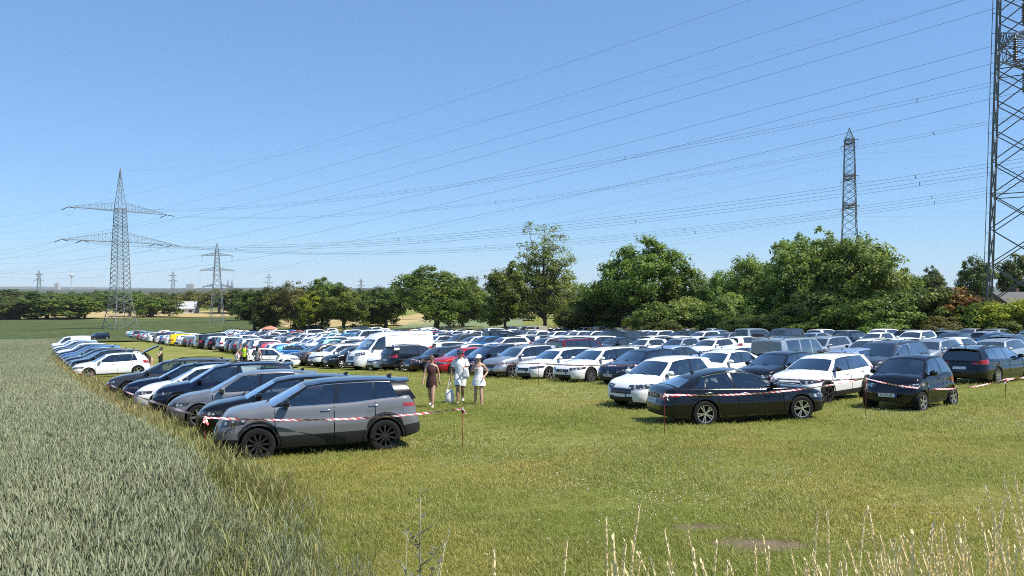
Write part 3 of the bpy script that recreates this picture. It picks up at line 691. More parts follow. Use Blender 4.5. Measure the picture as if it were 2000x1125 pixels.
# ------------------------------------------------------------------ ground and fields
def obj_pos(nt):
    g = N(nt, 'ShaderNodeNewGeometry'); return g.outputs['Position']
def ground_mat():
    m = mat('meadow_ground'); nt = m.node_tree; b = pbsdf(m); P = obj_pos(nt)
    a = noise(nt, P, 0.22, 4, 0.55); c = noise(nt, P, 1.6, 6, 0.7); d = noise(nt, P, 14, 6, 0.75); e = noise(nt, P, 60, 3, 0.8)
    col = ramp(nt, a, [(0.3, (0.14, 0.155, 0.030)), (0.5, (0.19, 0.195, 0.045)), (0.7, (0.26, 0.235, 0.075))])
    col = mixc(nt, math_n(nt, 'MULTIPLY', ramp(nt, c, [(0.42, (0, 0, 0)), (0.72, (1, 1, 1))]), 0.55), col, (0.21, 0.185, 0.075))
    col = mixc(nt, 0.75, col, ramp(nt, d, [(0.25, (0.35, 0.38, 0.30)), (0.5, (0.95, 1.0, 0.9)), (0.75, (1.5, 1.45, 1.3))]), 'MULTIPLY')
    col = mixc(nt, 0.6, col, ramp(nt, e, [(0.3, (0.45, 0.5, 0.4)), (0.65, (1.4, 1.4, 1.25))]), 'MULTIPLY')
    nt.links.new(col, b.inputs['Base Color']); b.inputs['Roughness'].default_value = 0.9; b.inputs['Specular IOR Level'].default_value = 0.15
    bp = N(nt, 'ShaderNodeBump'); bp.inputs['Strength'].default_value = 0.8; bp.inputs['Distance'].default_value = 0.06
    nt.links.new(d, bp.inputs['Height']); nt.links.new(bp.outputs[0], b.inputs['Normal'])
    return m
def field_mat(name, stops, s1, s2, bump=0.3, rows=None):
    m = mat(name); nt = m.node_tree; b = pbsdf(m); P = obj_pos(nt)
    a = noise(nt, P, s1, 5, 0.6); d = noise(nt, P, s2, 6, 0.75)
    col = ramp(nt, a, stops)
    col = mixc(nt, 0.7, col, ramp(nt, d, [(0.28, (0.45, 0.45, 0.45)), (0.72, (1.4, 1.4, 1.4))]), 'MULTIPLY')
    if rows:
        mp = N(nt, 'ShaderNodeMapping'); mp.inputs['Rotation'].default_value = (0, 0, rows[0]); nt.links.new(P, mp.inputs['Vector'])
        w = N(nt, 'ShaderNodeTexWave'); w.inputs['Scale'].default_value = rows[1]; w.inputs['Distortion'].default_value = 1.2; w.inputs['Detail'].default_value = 2
        nt.links.new(mp.outputs[0], w.inputs['Vector'])
        col = mixc(nt, 0.5, col, ramp(nt, w.outputs['Fac'], [(0.1, (0.6, 0.62, 0.6)), (0.6, (1.1, 1.1, 1.1))]), 'MULTIPLY')
    nt.links.new(col, b.inputs['Base Color']); b.inputs['Roughness'].default_value = 0.9; b.inputs['Specular IOR Level'].default_value = 0.1
    bp = N(nt, 'ShaderNodeBump'); bp.inputs['Strength'].default_value = 0.7; bp.inputs['Distance'].default_value = bump
    nt.links.new(d, bp.inputs['Height']); nt.links.new(bp.outputs[0], b.inputs['Normal'])
    return m
def sheet(name, xs, ys, zf, m, kind='structure', mask=None, label=None, cat=None):
    Xg, Yg = np.meshgrid(xs, ys, indexing='ij'); Z = zf(Xg, Yg)
    V = np.stack([Xg, Yg, Z], -1).reshape(-1, 3); nx, ny = len(xs), len(ys)
    i, j = np.meshgrid(np.arange(nx-1), np.arange(ny-1), indexing='ij'); a = (i*ny+j).ravel()
    F = np.stack([a, a+ny, a+ny+1, a+1], -1)
    if mask is not None:
        c = V[F].mean(1); F = F[mask(c[:, 0], c[:, 1])]
    o = link(bpy.data.objects.new(name, mesh_np(name, V, F, [m]))); return tag(o, label, cat, None, kind)
tx = np.linspace(-8.2, 8.2, 261); tyv = np.linspace(-0.9, 8.2, 230)
sheet('ground', 14*np.sinh(tx), 12*np.sinh(tyv), gz, ground_mat())

# border of the wheat: wheat lies to the left of this line
WB = [(-2.4, 2.0), (-2.6, 6.0), (-3.5, 8.7), (-5.3, 12.0), (-8.7, 16.8), (-15.8, 27.3), (-34.7, 57.5), (-62, 104), (-84, 141)]
def wheat_edge_x(y): return np.interp(y, [p[1] for p in WB], [p[0] for p in WB])
def wheat_far(y, x): return y < 146-0.02*(x+84)
wheat_mat = field_mat('wheat_canopy', [(0.3, (0.13, 0.16, 0.095)), (0.55, (0.17, 0.20, 0.125)), (0.75, (0.215, 0.235, 0.145))], 0.35, 9.0, 0.5, rows=(math.radians(33), 0.25))
yw = np.concatenate([np.arange(9, 40, 0.8), np.arange(40, 150, 3.0)])
def wheat_sheet():
    V, F = [], []; n = 40
    for y in yw:
        ex = float(wheat_edge_x(y))-.35
        for k in range(n+1):
            t = k/n; x = ex-(t**1.6)*(90+y)*1.0
            zz = gzf(x, y)+(.58 if k > 1 else (.02 if k == 0 else .34))+.05*math.sin(x*3.1+y*2.3)
            V.append((x, y, zz))
    for i in range(len(yw)-1):
        for k in range(n): a = i*(n+1)+k; F.append((a, a+1, a+n+2, a+n+1))
    o = link(bpy.data.objects.new('wheat_field', mesh_np('wheat_field', V, F, [wheat_mat])))
    tag(o, 'blue-green standing wheat field beside the parked cars', 'crop', None, 'stuff')
wheat_sheet()
dark_crop = field_mat('dark_green_crop', [(0.3, (0.060, 0.082, 0.026)), (0.6, (0.084, 0.108, 0.036)), (0.8, (0.12, 0.13, 0.05))], 0.05, 1.2, 0.3, rows=(math.radians(8), 0.06))
straw = field_mat('ripe_grain', [(0.3, (0.36, 0.27, 0.12)), (0.7, (0.46, 0.36, 0.17))], 0.05, 1.5, 0.3)
pale_crop = field_mat('pale_green_crop', [(0.3, (0.17, 0.21, 0.10)), (0.7, (0.22, 0.26, 0.14))], 0.05, 1.5, 0.3)
up = lambda d: (lambda x, y: gz(x, y)+d)
sheet('crop_field', np.arange(-420, -30, 6.0), np.arange(150, 342, 4.0), up(.22), dark_crop, mask=lambda x, y: (x < -.50*y+20) | ((y > 205) & (x < -.18*y-6)) | ((y > 176) & (x < -.36*y-6)))
sheet('grain_field', np.arange(-300, -90, 8.0), np.arange(352, 470, 6.0), up(.3), straw, mask=lambda x, y: (x > -.62*y) & (x < -.36*y))
sheet('grain_field', np.arange(-95, -20, 4.0), np.arange(214, 300, 5.0), up(.3), straw, mask=lambda x, y: (x > -.30*y) & (x < -.10*y))
sheet('grain_field', np.arange(-40, 10, 3.0), np.arange(260, 330, 5.0), up(.4), straw)
sheet('crop_field', np.arange(-30, 8, 3.0), np.arange(168, 262, 5.0), up(.3), pale_crop, mask=lambda x, y: x < .02*y)

# ------------------------------------------------------------------ far hills and the city on the horizon
def hill_mat():
    m = mat('wooded_hills'); nt = m.node_tree; b = pbsdf(m); P = obj_pos(nt)
    d = noise(nt, P, 0.02, 6, 0.7); a = noise(nt, P, 0.0016, 3, 0.6)
    nt.links.new(mixc(nt, a, ramp(nt, d, [(0.3, (0.016, 0.030, 0.012)), (0.7, (0.055, 0.078, 0.028))]), (0.05, 0.06, 0.03)), b.inputs['Base Color']); b.inputs['Roughness'].default_value = 0.95
    bp = N(nt, 'ShaderNodeBump'); bp.inputs['Strength'].default_value = 1; bp.inputs['Distance'].default_value = 18; nt.links.new(d, bp.inputs['Height']); nt.links.new(bp.outputs[0], b.inputs['Normal'])
    return m
HM = hill_mat()
def hill(y0, depth, top, amp, seed, x0, x1):
    r = np.random.default_rng(seed); xs = np.linspace(x0, x1, 420); prof_ = np.zeros_like(xs)
    for k in range(1, 9): prof_ += r.normal()*np.sin(xs/(x1-x0)*2*math.pi*k*1.7+r.uniform(0, 6))/k**.8
    prof_ = top+amp*prof_; jag = r.normal(0, amp*.22, len(xs))
    V, F = [], []
    for i, x in enumerate(xs):
        g = gzf(x, y0)
        for (dy, k) in ((0, 0), (.15, .55), (.35, .85), (.6, 1.0), (1.0, .2)): V.append((x, y0+depth*dy, g-6+(prof_[i]+jag[i]*(k > .5)-g+6)*k))
    for i in range(len(xs)-1):
        for k in range(4): a = i*5+k; F.append((a, a+5, a+6, a+1))
    tag(link(bpy.data.objects.new('wooded_hills', mesh_np('hills', V, F, [HM]))), kind='structure')
hill(1900, 700, -7.5, 2.2, 3, -2600, 2600)
hill(3600, 1500, -3.0, 4.0, 5, -4200, 4200)
hill(9200, 3000, 10, 9.0, 9, -14000, 14000)
concrete = simple('pale_concrete', (0.42, 0.42, 0.42), 0.8); stone_d = simple('dark_gothic_stone', (0.10, 0.10, 0.105), 0.9); white_wall = simple('white_render', (0.66, 0.66, 0.64), 0.8)
def far_pos(u, v, D): return ((u-1000)/FPX*D, D, (562.5-v)/FPX*D)
def lathe(mb, prof_, n=14, c=(0, 0, 0), m=0):
    mb.loft([[(c[0]+r*math.cos(2*math.pi*k/n), c[1]+r*math.sin(2*math.pi*k/n), c[2]+z) for k in range(n)] for r, z in prof_], m); return mb
x, y, _ = far_pos(140, 550, 9000); g = gzf(x, y)
t = empty('television_tower', (x, y, g)); zt = (562.5-522)/FPX*9000-g
mb = MB(); lathe(mb, [(8, 0), (6, zt*.35), (5, zt*.62)]); mb.obj('shaft', concrete, t)
mb = MB(); lathe(mb, [(5, zt*.60), (20, zt*.64), (27, zt*.68), (27, zt*.70), (18, zt*.735), (6, zt*.76)]); mb.obj('observation_deck', concrete, t)
mb = MB(); lathe(mb, [(4, zt*.75), (3.0, zt*.9), (1.2, zt)]); mb.obj('mast', concrete, t)
tag(t, 'slender concrete television tower with round deck on the horizon', 'tower')
x, y, _ = far_pos(449, 550, 9500); g = gzf(x, y); t = empty('cathedral', (x, y, g)); zt = (562.5-544.5)/FPX*9500-g
for sx in (-1, 1):
    mb = MB(); s = 11; cx = sx*26
    mb.loft([[(cx+a*w, b*w, z) for a, b in ((-1, -1), (1, -1), (1, 1), (-1, 1))] for w, z in ((s+4, 0), (s+2, zt*.45), (s-1, zt*.60), (s-4, zt*.72), (3.5, zt*.88), (.4, zt))]); mb.obj('spire', stone_d, t)
mb = MB(); mb.box((0, 40, zt*.2), (40, 110, zt*.4)); mb.loft([[(a*20, 40+b*55, zt*.4) for a, b in ((-1, -1), (1, -1), (1, 1), (-1, 1))], [(a*.5, 40+b*50, zt*.52) for a, b in ((-1, -1), (1, -1), (1, 1), (-1, 1))]]); mb.obj('nave', stone_d, t)
tag(t, 'dark cathedral with twin pointed spires on the horizon', 'cathedral')
for (u, v, w, lab) in ((112, 553, 8, 'grey tower block left of the television tower on the horizon'), (372, 555, 15, 'long pale high-rise on the horizon near the cathedral')):
    x, y, _ = far_pos(u, v, 7500); g = gzf(x, y); zt = (562.5-v)/FPX*7500-g; ww = w/FPX*7500; t = empty('tower_block', (x, y, g))
    mb = MB(); mb.box((0, 0, zt/2), (ww, 30, zt)); mb.obj('wall', concrete, t)
    mb = MB(); mb.box((ww*.1, 0, zt+3), (ww*.35, 16, 6)); mb.obj('roof_house', concrete, t)
    for k in range(5):
        mb = MB(); mb.box((0, -15.2, zt*(.52+.1*k)), (ww*.92, .6, zt*.04)); mb.obj('window_band', stone_d, t)
    tag(t, lab, 'building')

# ------------------------------------------------------------------ foliage
def leaf_mat(name, dark, mid, light, trans=0.46):
    m = mat(name); nt = m.node_tree; b = pbsdf(m); out = next(n for n in nt.nodes if n.type == 'OUTPUT_MATERIAL')
    at = N(nt, 'ShaderNodeAttribute', attribute_name='tint'); oi = N(nt, 'ShaderNodeObjectInfo')
    col = ramp(nt, at.outputs['Fac'], [(0.0, dark), (0.5, mid), (1.0, light)])
    hs = N(nt, 'ShaderNodeHueSaturation'); nt.links.new(col, hs.inputs['Color'])
    mr = N(nt, 'ShaderNodeMapRange'); nt.links.new(oi.outputs['Random'], mr.inputs[0]); mr.inputs[3].default_value = .485; mr.inputs[4].default_value = .515; nt.links.new(mr.outputs[0], hs.inputs['Hue'])
    mv = N(nt, 'ShaderNodeMapRange'); nt.links.new(oi.outputs['Random'], mv.inputs[0]); mv.inputs[3].default_value = .82; mv.inputs[4].default_value = 1.15; nt.links.new(mv.outputs[0], hs.inputs['Value'])
    nt.links.new(hs.outputs[0], b.inputs['Base Color']); b.inputs['Roughness'].default_value = 0.5; b.inputs['Specular IOR Level'].default_value = 0.3
    tr = N(nt, 'ShaderNodeBsdfTranslucent'); hs2 = N(nt, 'ShaderNodeHueSaturation'); hs2.inputs['Value'].default_value = 1.3; nt.links.new(hs.outputs[0], hs2.inputs['Color']); nt.links.new(hs2.outputs[0], tr.inputs[0])
    mx = N(nt, 'ShaderNodeMixShader'); mx.inputs[0].default_value = trans
    nt.links.new(b.outputs[0], mx.inputs[1]); nt.links.new(tr.outputs[0], mx.inputs[2]); nt.links.new(mx.outputs[0], out.inputs['Surface'])
    return m
LM = dict(green=leaf_mat('leaf_green', (0.0516, 0.0861, 0.0126), (0.1186, 0.1772, 0.0252), (0.2450, 0.2992, 0.0474)),
          dark=leaf_mat('leaf_dark', (0.0361, 0.0623, 0.0109), (0.0826, 0.1197, 0.0206), (0.1678, 0.2035, 0.0348)),
          yellow=leaf_mat('leaf_yellow_green', (0.1162, 0.1556, 0.0126), (0.2580, 0.3113, 0.0252), (0.4386, 0.4549, 0.0474)),
          willow=leaf_mat('leaf_willow', (0.0878, 0.1341, 0.0252), (0.1805, 0.2513, 0.0474), (0.3224, 0.3831, 0.0869)),
          grey=leaf_mat('leaf_poplar', (0.0774, 0.1004, 0.0189), (0.1754, 0.2060, 0.0442), (0.3224, 0.3471, 0.0947)),
          red=leaf_mat('leaf_reddish', (0.1290, 0.0623, 0.0158), (0.2708, 0.1317, 0.0316), (0.3355, 0.2395, 0.0474)),
          brown=leaf_mat('leaf_brownish', (0.0724, 0.0814, 0.0189), (0.1600, 0.1581, 0.0379), (0.2839, 0.2513, 0.0631)))
def bark():
    m = mat('bark'); nt = m.node_tree; b = pbsdf(m); tc = N(nt, 'ShaderNodeTexCoord'); mp = N(nt, 'ShaderNodeMapping'); mp.inputs['Scale'].default_value = (6, 6, 1.2); nt.links.new(tc.outputs['Object'], mp.inputs[0])
    nt.links.new(ramp(nt, noise(nt, mp.outputs[0], 3, 6, .7), [(.3, (0.03, 0.024, 0.018)), (.7, (0.12, 0.10, 0.08))]), b.inputs['Base Color']); b.inputs['Roughness'].default_value = .9
    return m
BARK = bark()
def tree_mesh(name, seed, h, w, lobes, nclump, per, ls, rc, trunk, tr, limbs=12, droop=0.0, flat=.35, base_dark=0.0):
    """lobes: (x, y, z, rx, rz) in units of width/height; returns trunk mesh and leaf mesh (metres)"""
    r = np.random.default_rng(seed)
    wts = np.array([l[3]**2*l[4] for l in lobes]); wts = wts/wts.sum()
    C = []
    for _ in range(nclump):
        l = lobes[r.choice(len(lobes), p=wts)]; d = r.normal(size=3); d /= np.linalg.norm(d); k = r.uniform(.45, 1.0)**.45
        C.append(((l[0]+d[0]*l[3]*k)*w, (l[1]+d[1]*l[3]*k)*w, (l[2]+d[2]*l[4]*k)*h))
    C = np.array(C); C[:, 2] = np.maximum(C[:, 2], trunk*h*.75)
    cen = np.array([0, 0, h*.55])
    n = nclump*per; ci = np.repeat(np.arange(nclump), per)
    off = r.normal(size=(n, 3)); off /= np.linalg.norm(off, axis=1)[:, None]; off *= (r.uniform(0, 1, n)**.5)[:, None]
    crad = rc*r.uniform(.65, 1.35, nclump)
    pos = C[ci]+off*crad[ci][:, None]*np.array([1, 1, .72]); pos[:, 2] -= droop*np.abs(off[:, 0])*crad[ci]
    out = pos-cen; out /= np.linalg.norm(out, axis=1)[:, None]+1e-6
    nor = out*.55+off*.5+np.array([0, 0, flat])+r.normal(size=(n, 3))*.45; nor /= np.linalg.norm(nor, axis=1)[:, None]
    a = np.cross(nor, r.normal(size=(n, 3))); a /= np.linalg.norm(a, axis=1)[:, None]; b = np.cross(nor, a)
    s = ls*r.uniform(.6, 1.35, n)[:, None]
    q = np.stack([pos-a*s, pos+b*s*.62, pos+a*s, pos-b*s*.62], 1).reshape(-1, 3)
    F = np.arange(4*n).reshape(-1, 4)
    ct = r.uniform(.15, .85, nclump); tint = np.clip(ct[ci]+r.normal(0, .17, n), 0, 1)
    lm = mesh_np(name+'_crown', q, F, [LM['green']], None, False, np.repeat(tint, 4))
    mb = MB(); top = np.array([r.normal()*.03*w, r.normal()*.03*w, h*.78])
    pts = [(0, 0, -.3), (0.02*w, 0, h*.12), (-.015*w, .01*w, h*.35), tuple(top*np.array([.6, .6, .75])), tuple(top)]
    mb.tube(pts, [tr*1.25, tr, tr*.75, tr*.45, tr*.12], 9)
    for k in r.choice(nclump, min(limbs, nclump), replace=False):
        c = C[k]; f = r.uniform(.22, .6); s0 = np.array([0, 0, h*max(trunk*.8, f*.55)]); mid = s0+(c-s0)*.5+np.array([0, 0, .07*h])
        mb.tube([tuple(s0), tuple(mid), tuple(c)], [tr*.42, tr*.24, tr*.06], 6, caps=False)
    tm = mb.mesh(name+'_trunk', [BARK], True)
    return tm, lm
def lobeset(seed, kind):
    r = np.random.default_rng(seed); L_ = []
    if kind == 'broad':
        L_ = [(0, 0, .56, .36, .34)]
        for k in range(9): a = k*2*math.pi/9+r.uniform(-.3, .3); L_.append((math.cos(a)*.27, math.sin(a)*.27, r.uniform(.20, .72), r.uniform(.17, .24), r.uniform(.13, .2)))
        L_ += [(r.uniform(-.1, .1), r.uniform(-.1, .1), .84, .20, .14), (r.uniform(-.2, .2), r.uniform(-.2, .2), .78, .18, .14)]
    elif kind == 'tall':
        for k in range(12): z = .25+.66*k/11; a = r.uniform(0, 6.3); rad = .40*(1-abs(z-.40)*1.15); L_.append((math.cos(a)*rad*.6, math.sin(a)*rad*.6, z, max(.09, rad*r.uniform(.6, .95)), .11))
    elif kind == 'shrub':
        for k in range(10): a = r.uniform(0, 6.3); L_.append((math.cos(a)*r.uniform(0, .33), math.sin(a)*r.uniform(0, .33), r.uniform(.25, .66), r.uniform(.16, .27), r.uniform(.22, .33)))
    return L_
TREES = {}
def reg(key, *a, **k): TREES[key] = tree_mesh(key, *a, **k)
reg('broad1', 21, 12, 11, lobeset(1, 'broad'), 270, 84, .19, .95, .05, .34)
reg('broad2', 22, 12, 11, lobeset(2, 'broad'), 270, 84, .19, .95, .05, .34)
reg('broad3', 23, 12, 10, lobeset(3, 'broad'), 250, 84, .19, .95, .05, .32)
reg('oak', 24, 14, 14, lobeset(4, 'broad'), 320, 78, .19, 1.0, .05, .40, limbs=30)
reg('poplar', 25, 20, 15, lobeset(8, 'tall')+[(.20, 0, .55, .10, .26), (-.22, .05, .42, .13, .2), (.26, .05, .34, .16, .16), (-.06, 0, .8, .07, .16)], 520, 40, .17, .95, .12, .30, limbs=70)
reg('maple', 26, 14, 9, lobeset(6, 'broad'), 200, 74, .19, .85, .26, .26)
reg('willow1', 27, 13, 13, lobeset(5, 'broad')+lobeset(9, 'shrub'), 310, 84, .175, .95, .06, .40, limbs=26, droop=.3)
reg('willow2', 28, 13, 12, lobeset(7, 'broad')+lobeset(10, 'shrub'), 300, 84, .175, .95, .06, .40, limbs=26, droop=.3)
reg('shrub1', 29, 6, 7.5, lobeset(11, 'shrub'), 210, 70, .135, .62, .03, .13, limbs=16)
reg('shrub2', 30, 6, 7.5, lobeset(12, 'shrub'), 210, 70, .135, .62, .03, .13, limbs=16)
reg('shrub3', 31, 6, 8.0, lobeset(13, 'shrub'), 210, 70, .135, .62, .03, .13, limbs=16)
reg('far1', 32, 13, 12, lobeset(14, 'broad'), 120, 28, .42, 1.3, .06, .35, limbs=8)
reg('far2', 33, 13, 11, lobeset(15, 'broad'), 120, 28, .42, 1.3, .06, .35, limbs=8)
reg('spiky', 34, 12, 10, lobeset(16, 'broad'), 210, 60, .16, .8, .10, .30, limbs=30)
def put_tree(key, name, x, y, h, w, leaf, label, cat='tree', group=None, rz=None):
    tm, lm = TREES[key]; H = dict(broad1=12, broad2=12, broad3=12, oak=14, poplar=20, maple=14, willow1=13, willow2=13, shrub1=6, shrub2=6, shrub3=6, far1=13, far2=13, spiky=12)[key]
    Wd = dict(broad1=11, broad2=11, broad3=10, oak=14, poplar=15, maple=9, willow1=13, willow2=12, shrub1=7.5, shrub2=7.5, shrub3=8, far1=12, far2=11, spiky=10)[key]
    t = empty(name, (x, y, gzf(x, y)-.05), random.uniform(0, 6.28) if rz is None else rz); t.scale = (w/Wd, w/Wd, h/H)
    a = bpy.data.objects.new('trunk' if cat == 'tree' else 'stems', tm); link(a, t)
    b = bpy.data.objects.new('crown' if cat == 'tree' else 'foliage', lm); link(b, t)
    b.material_slots[0].link = 'OBJECT'; b.material_slots[0].material = LM[leaf]
    tag(t, label, cat, group); return t
def tree_px(key, name, u, vtop, wpx, D, leaf, label, cat='tree', group=None):
    """tree whose crown top is seen at height vtop above the horizon line, standing at distance D"""
    x = (u-1000)/FPX*D; h = (562.5-vtop)/FPX*D-gzf(x, D); return put_tree(key, name, x, D, h*1.02, wpx*1.2/FPX*D, leaf, label, cat, group)
TG = 'trees along the back of the car park'
for a in [
    ('broad2', 497, 566, 75, 205, 'dark', 'dark round tree at the left end of the tree line'),
    ('broad1', 533, 560, 90, 198, 'dark', 'dark broad tree left of the feathery brownish tree'),
    ('spiky', 577, 548, 92, 192, 'brown', 'brownish tree with feathery bare-tipped crown'),
    ('maple', 603, 566, 52, 186, 'yellow', 'bright yellow-green tree between brownish tree and tall dark crown'),
    ('broad3', 630, 539, 74, 190, 'green', 'tall dark green crown behind the yellow-green tree'),
    ('broad2', 672, 553, 92, 184, 'green', 'mid-green tree with low branches right of the tall crown'),
    ('broad1', 752, 560, 96, 196, 'dark', 'low dark tree between the mid-green tree and the biggest round one'),
    ('broad3', 716, 572, 70, 214, 'dark', 'small dark tree in the gap of the tree line'),
    ('oak', 850, 517, 160, 176, 'green', 'biggest round dense tree in the middle of the line'),
    ('broad1', 905, 540, 100, 186, 'green', 'green tree tucked behind the right of the biggest round tree'),
    ('maple', 985, 508, 84, 128, 'green', 'slim green tree with bare trunk beside the tall airy poplar'),
    ('poplar', 1062, 434, 158, 132, 'grey', 'tall airy poplar with see-through crown'),
    ('oak', 1252, 461, 186, 116, 'green', 'spreading tree with gaps in its crown right of the poplar'),
    ('broad2', 1160, 552, 100, 122, 'dark', 'dark low tree between the poplar and the spreading tree'),
    ('broad3', 1345, 520, 110, 112, 'green', 'green tree right behind the spreading tree'),
    ('broad1', 1408, 528, 90, 108, 'willow', 'rounded lighter green tree left of the willow thicket'),
    ('willow2', 1470, 486, 110, 101, 'willow', 'pale willow with pointed top left of the biggest willow'),
    ('willow1', 1570, 441, 170, 92, 'willow', 'biggest pale green willow above the hedge'),
    ('willow2', 1680, 443, 185, 88, 'willow', 'broad willow in front of the far lattice tower'),
    ('broad3', 1765, 520, 80, 92, 'green', 'small green tree right of the broad willow'),
    ('broad2', 1818, 520, 52, 185, 'dark', 'small dark tree standing alone against the sky'),
    ('broad1', 1905, 500, 66, 170, 'dark', 'dark round tree left of the near lattice tower'),
    ('broad3', 1985, 492, 70, 170, 'dark', 'dark tree behind the near lattice tower'),
]: tree_px(a[0], 'broadleaf_tree', *a[1:6], a[6], group=TG)
HG = 'shrubs of the hedge behind the right-hand cars'
hedge = [(1125, 590, 80, 118, 'dark'), (1195, 585, 90, 116, 'dark'), (1262, 600, 90, 103, 'green'), (1310, 575, 100, 100, 'willow'), (1368, 590, 90, 98, 'green'), (1420, 560, 110, 95, 'willow'), (1480, 572, 110, 92, 'green'),
         (1525, 600, 110, 85, 'dark'), (1590, 560, 120, 84, 'dark'), (1640, 585, 120, 80, 'green'), (1700, 566, 130, 79, 'green'), (1752, 590, 110, 77, 'willow'), (1795, 552, 110, 78, 'willow'), (1850, 548, 125, 77, 'red'), (1885, 575, 100, 76, 'brown'),
         (1925, 585, 110, 73, 'green'), (1975, 575, 120, 72, 'yellow'), (2030, 580, 120, 72, 'green'), (1455, 610, 90, 88, 'dark'), (1565, 615, 90, 80, 'green'), (1840, 612, 90, 73, 'brown'), (1955, 615, 90, 70, 'green'), (1300, 620, 80, 95, 'dark'), (1720, 615, 90, 75, 'willow')]
LNM = dict(dark='dark green', green='mid-green', willow='pale green', red='rust-red', brown='brownish', yellow='yellow-green')
hedge.sort(); 
for i, (u, v, w, D, lf) in enumerate(hedge):
    nxt = ['first', 'second', 'third', 'fourth', 'fifth', 'sixth', 'seventh', 'eighth', 'ninth', 'tenth', '11th', '12th', '13th', '14th', '15th', '16th', '17th', '18th', '19th', '20th', '21st', '22nd', '23rd', '24th'][i]
    tree_px('shrub%d' % (i % 3+1), 'hedge_shrub', u, v, w*1.15, D, lf, '%s leafy shrub, %s from the left in the hedge behind the cars' % (LNM[lf], nxt), 'shrub', HG)
# trees beyond the crop field on the left
FG = 'trees beyond the crop field'
fl = [(-8, 590, 70, 352, 'dark'), (36, 584, 64, 350, 'dark'), (90, 571, 80, 352, 'dark'), (140, 580, 76, 346, 'green'), (166, 586, 54, 350, 'green'), (205, 577, 40, 480, 'dark'), (252, 573, 52, 372, 'green'), (298, 577, 54, 362, 'green'), (331, 583, 40, 366, 'green'),
      (352, 572, 40, 500, 'dark'), (385, 570, 56, 470, 'brown'), (428, 562, 60, 420, 'brown'), (462, 566, 70, 400, 'dark'), (478, 572, 44, 300, 'dark'), (18, 566, 90, 620, 'dark'), (112, 572, 60, 560, 'dark'), (232, 566, 70, 640, 'green')]
for i, (u, v, w, D, lf) in enumerate(sorted(fl)):
    nxt = ['first', 'second', 'third', 'fourth', 'fifth', 'sixth', 'seventh', 'eighth', 'ninth', 'tenth', '11th', '12th', '13th', '14th', '15th', '16th', '17th'][i]
    tree_px('far%d' % (i % 2+1), 'distant_tree', u, v, w*1.25, D, lf, '%s tree, %s from the left beyond the dark crop field' % (LNM[lf], nxt), 'tree', FG)

# ------------------------------------------------------------------ scattering for what nobody could count
def scatter(name, pts, rot, scl, idx, sources, label, cat):
    """one object of kind stuff: the sources instanced on real points of the ground"""
    me = bpy.data.meshes.new(name); n = len(pts); me.vertices.add(n); me.vertices.foreach_set('co', np.asarray(pts, np.float32).ravel())
    for nm, tp, v in (('irot', 'FLOAT_VECTOR', np.asarray(rot, np.float32)), ('iscl', 'FLOAT', np.asarray(scl, np.float32)), ('iidx', 'INT', np.asarray(idx, np.int32))):
        a = me.attributes.new(nm, tp, 'POINT'); a.data.foreach_set('vector' if tp == 'FLOAT_VECTOR' else 'value', v.ravel())
    o = link(bpy.data.objects.new(name, me)); tag(o, label, cat, None, 'stuff')
    col = bpy.data.collections.new(name+'_sources')
    for k, s in enumerate(sources): so = bpy.data.objects.new('%s_%02d' % (name, k), s); col.objects.link(so)
    ng = bpy.data.node_groups.new(name+'_scatter', 'GeometryNodeTree')
    ng.interface.new_socket('Geometry', in_out='INPUT', socket_type='NodeSocketGeometry'); ng.interface.new_socket('Geometry', in_out='OUTPUT', socket_type='NodeSocketGeometry')
    gi, go = ng.nodes.new('NodeGroupInput'), ng.nodes.new('NodeGroupOutput')
    ci = ng.nodes.new('GeometryNodeCollectionInfo'); ci.inputs[0].default_value = col; ci.inputs[1].default_value = True; ci.inputs[2].default_value = True
    ip = ng.nodes.new('GeometryNodeInstanceOnPoints'); ip.inputs['Pick Instance'].default_value = True
    def attr(nm, tp):
        a = ng.nodes.new('GeometryNodeInputNamedAttribute'); a.data_type = tp; a.inputs[0].default_value = nm; return a.outputs[0]
    e2r = ng.nodes.new('FunctionNodeEulerToRotation'); ng.links.new(attr('irot', 'FLOAT_VECTOR'), e2r.inputs[0])
    ng.links.new(gi.outputs[0], ip.inputs['Points']); ng.links.new(ci.outputs[0], ip.inputs['Instance'])
    ng.links.new(attr('iidx', 'INT'), ip.inputs['Instance Index']); ng.links.new(e2r.outputs[0], ip.inputs['Rotation']); ng.links.new(attr('iscl', 'FLOAT'), ip.inputs['Scale'])
    ng.links.new(ip.outputs[0], go.inputs[0])
    md = o.modifiers.new('scatter', 'NODES'); md.node_group = ng
    return o
def blades(seed, n, h, spread, width, bend=.4, mats=None, tint=(0, 1), seg=2, hvar=.35):
    """a tuft of tapering blades"""
    r = np.random.default_rng(seed); V, F, T_ = [], [], []
    for _ in range(n):
        a = r.uniform(0, 6.283); d = np.array([math.cos(a), math.sin(a), 0]); p = np.array([*(r.normal(size=2)*spread), 0]); hh = h*(1+r.uniform(-hvar, hvar)); bd = bend*r.uniform(.2, 1)*hh
        s = np.array([-d[1], d[0], 0])*width*r.uniform(.7, 1.3); b = len(V); t_ = r.uniform(*tint)
        for k in range(seg):
            t = k/seg; c = p+d*bd*t*t+np.array([0, 0, hh*t]); V += [c-s*(1-t*.5), c+s*(1-t*.5)]; T_ += [t_, t_]
        V.append(p+d*bd+np.array([0, 0, hh])); T_.append(t_)
        for k in range(seg-1): F.append((b+2*k, b+2*k+1, b+2*k+3, b+2*k+2))
        F.append((b+2*seg-2, b+2*seg-1, b+2*seg, b+2*seg))
    return V, F, T_
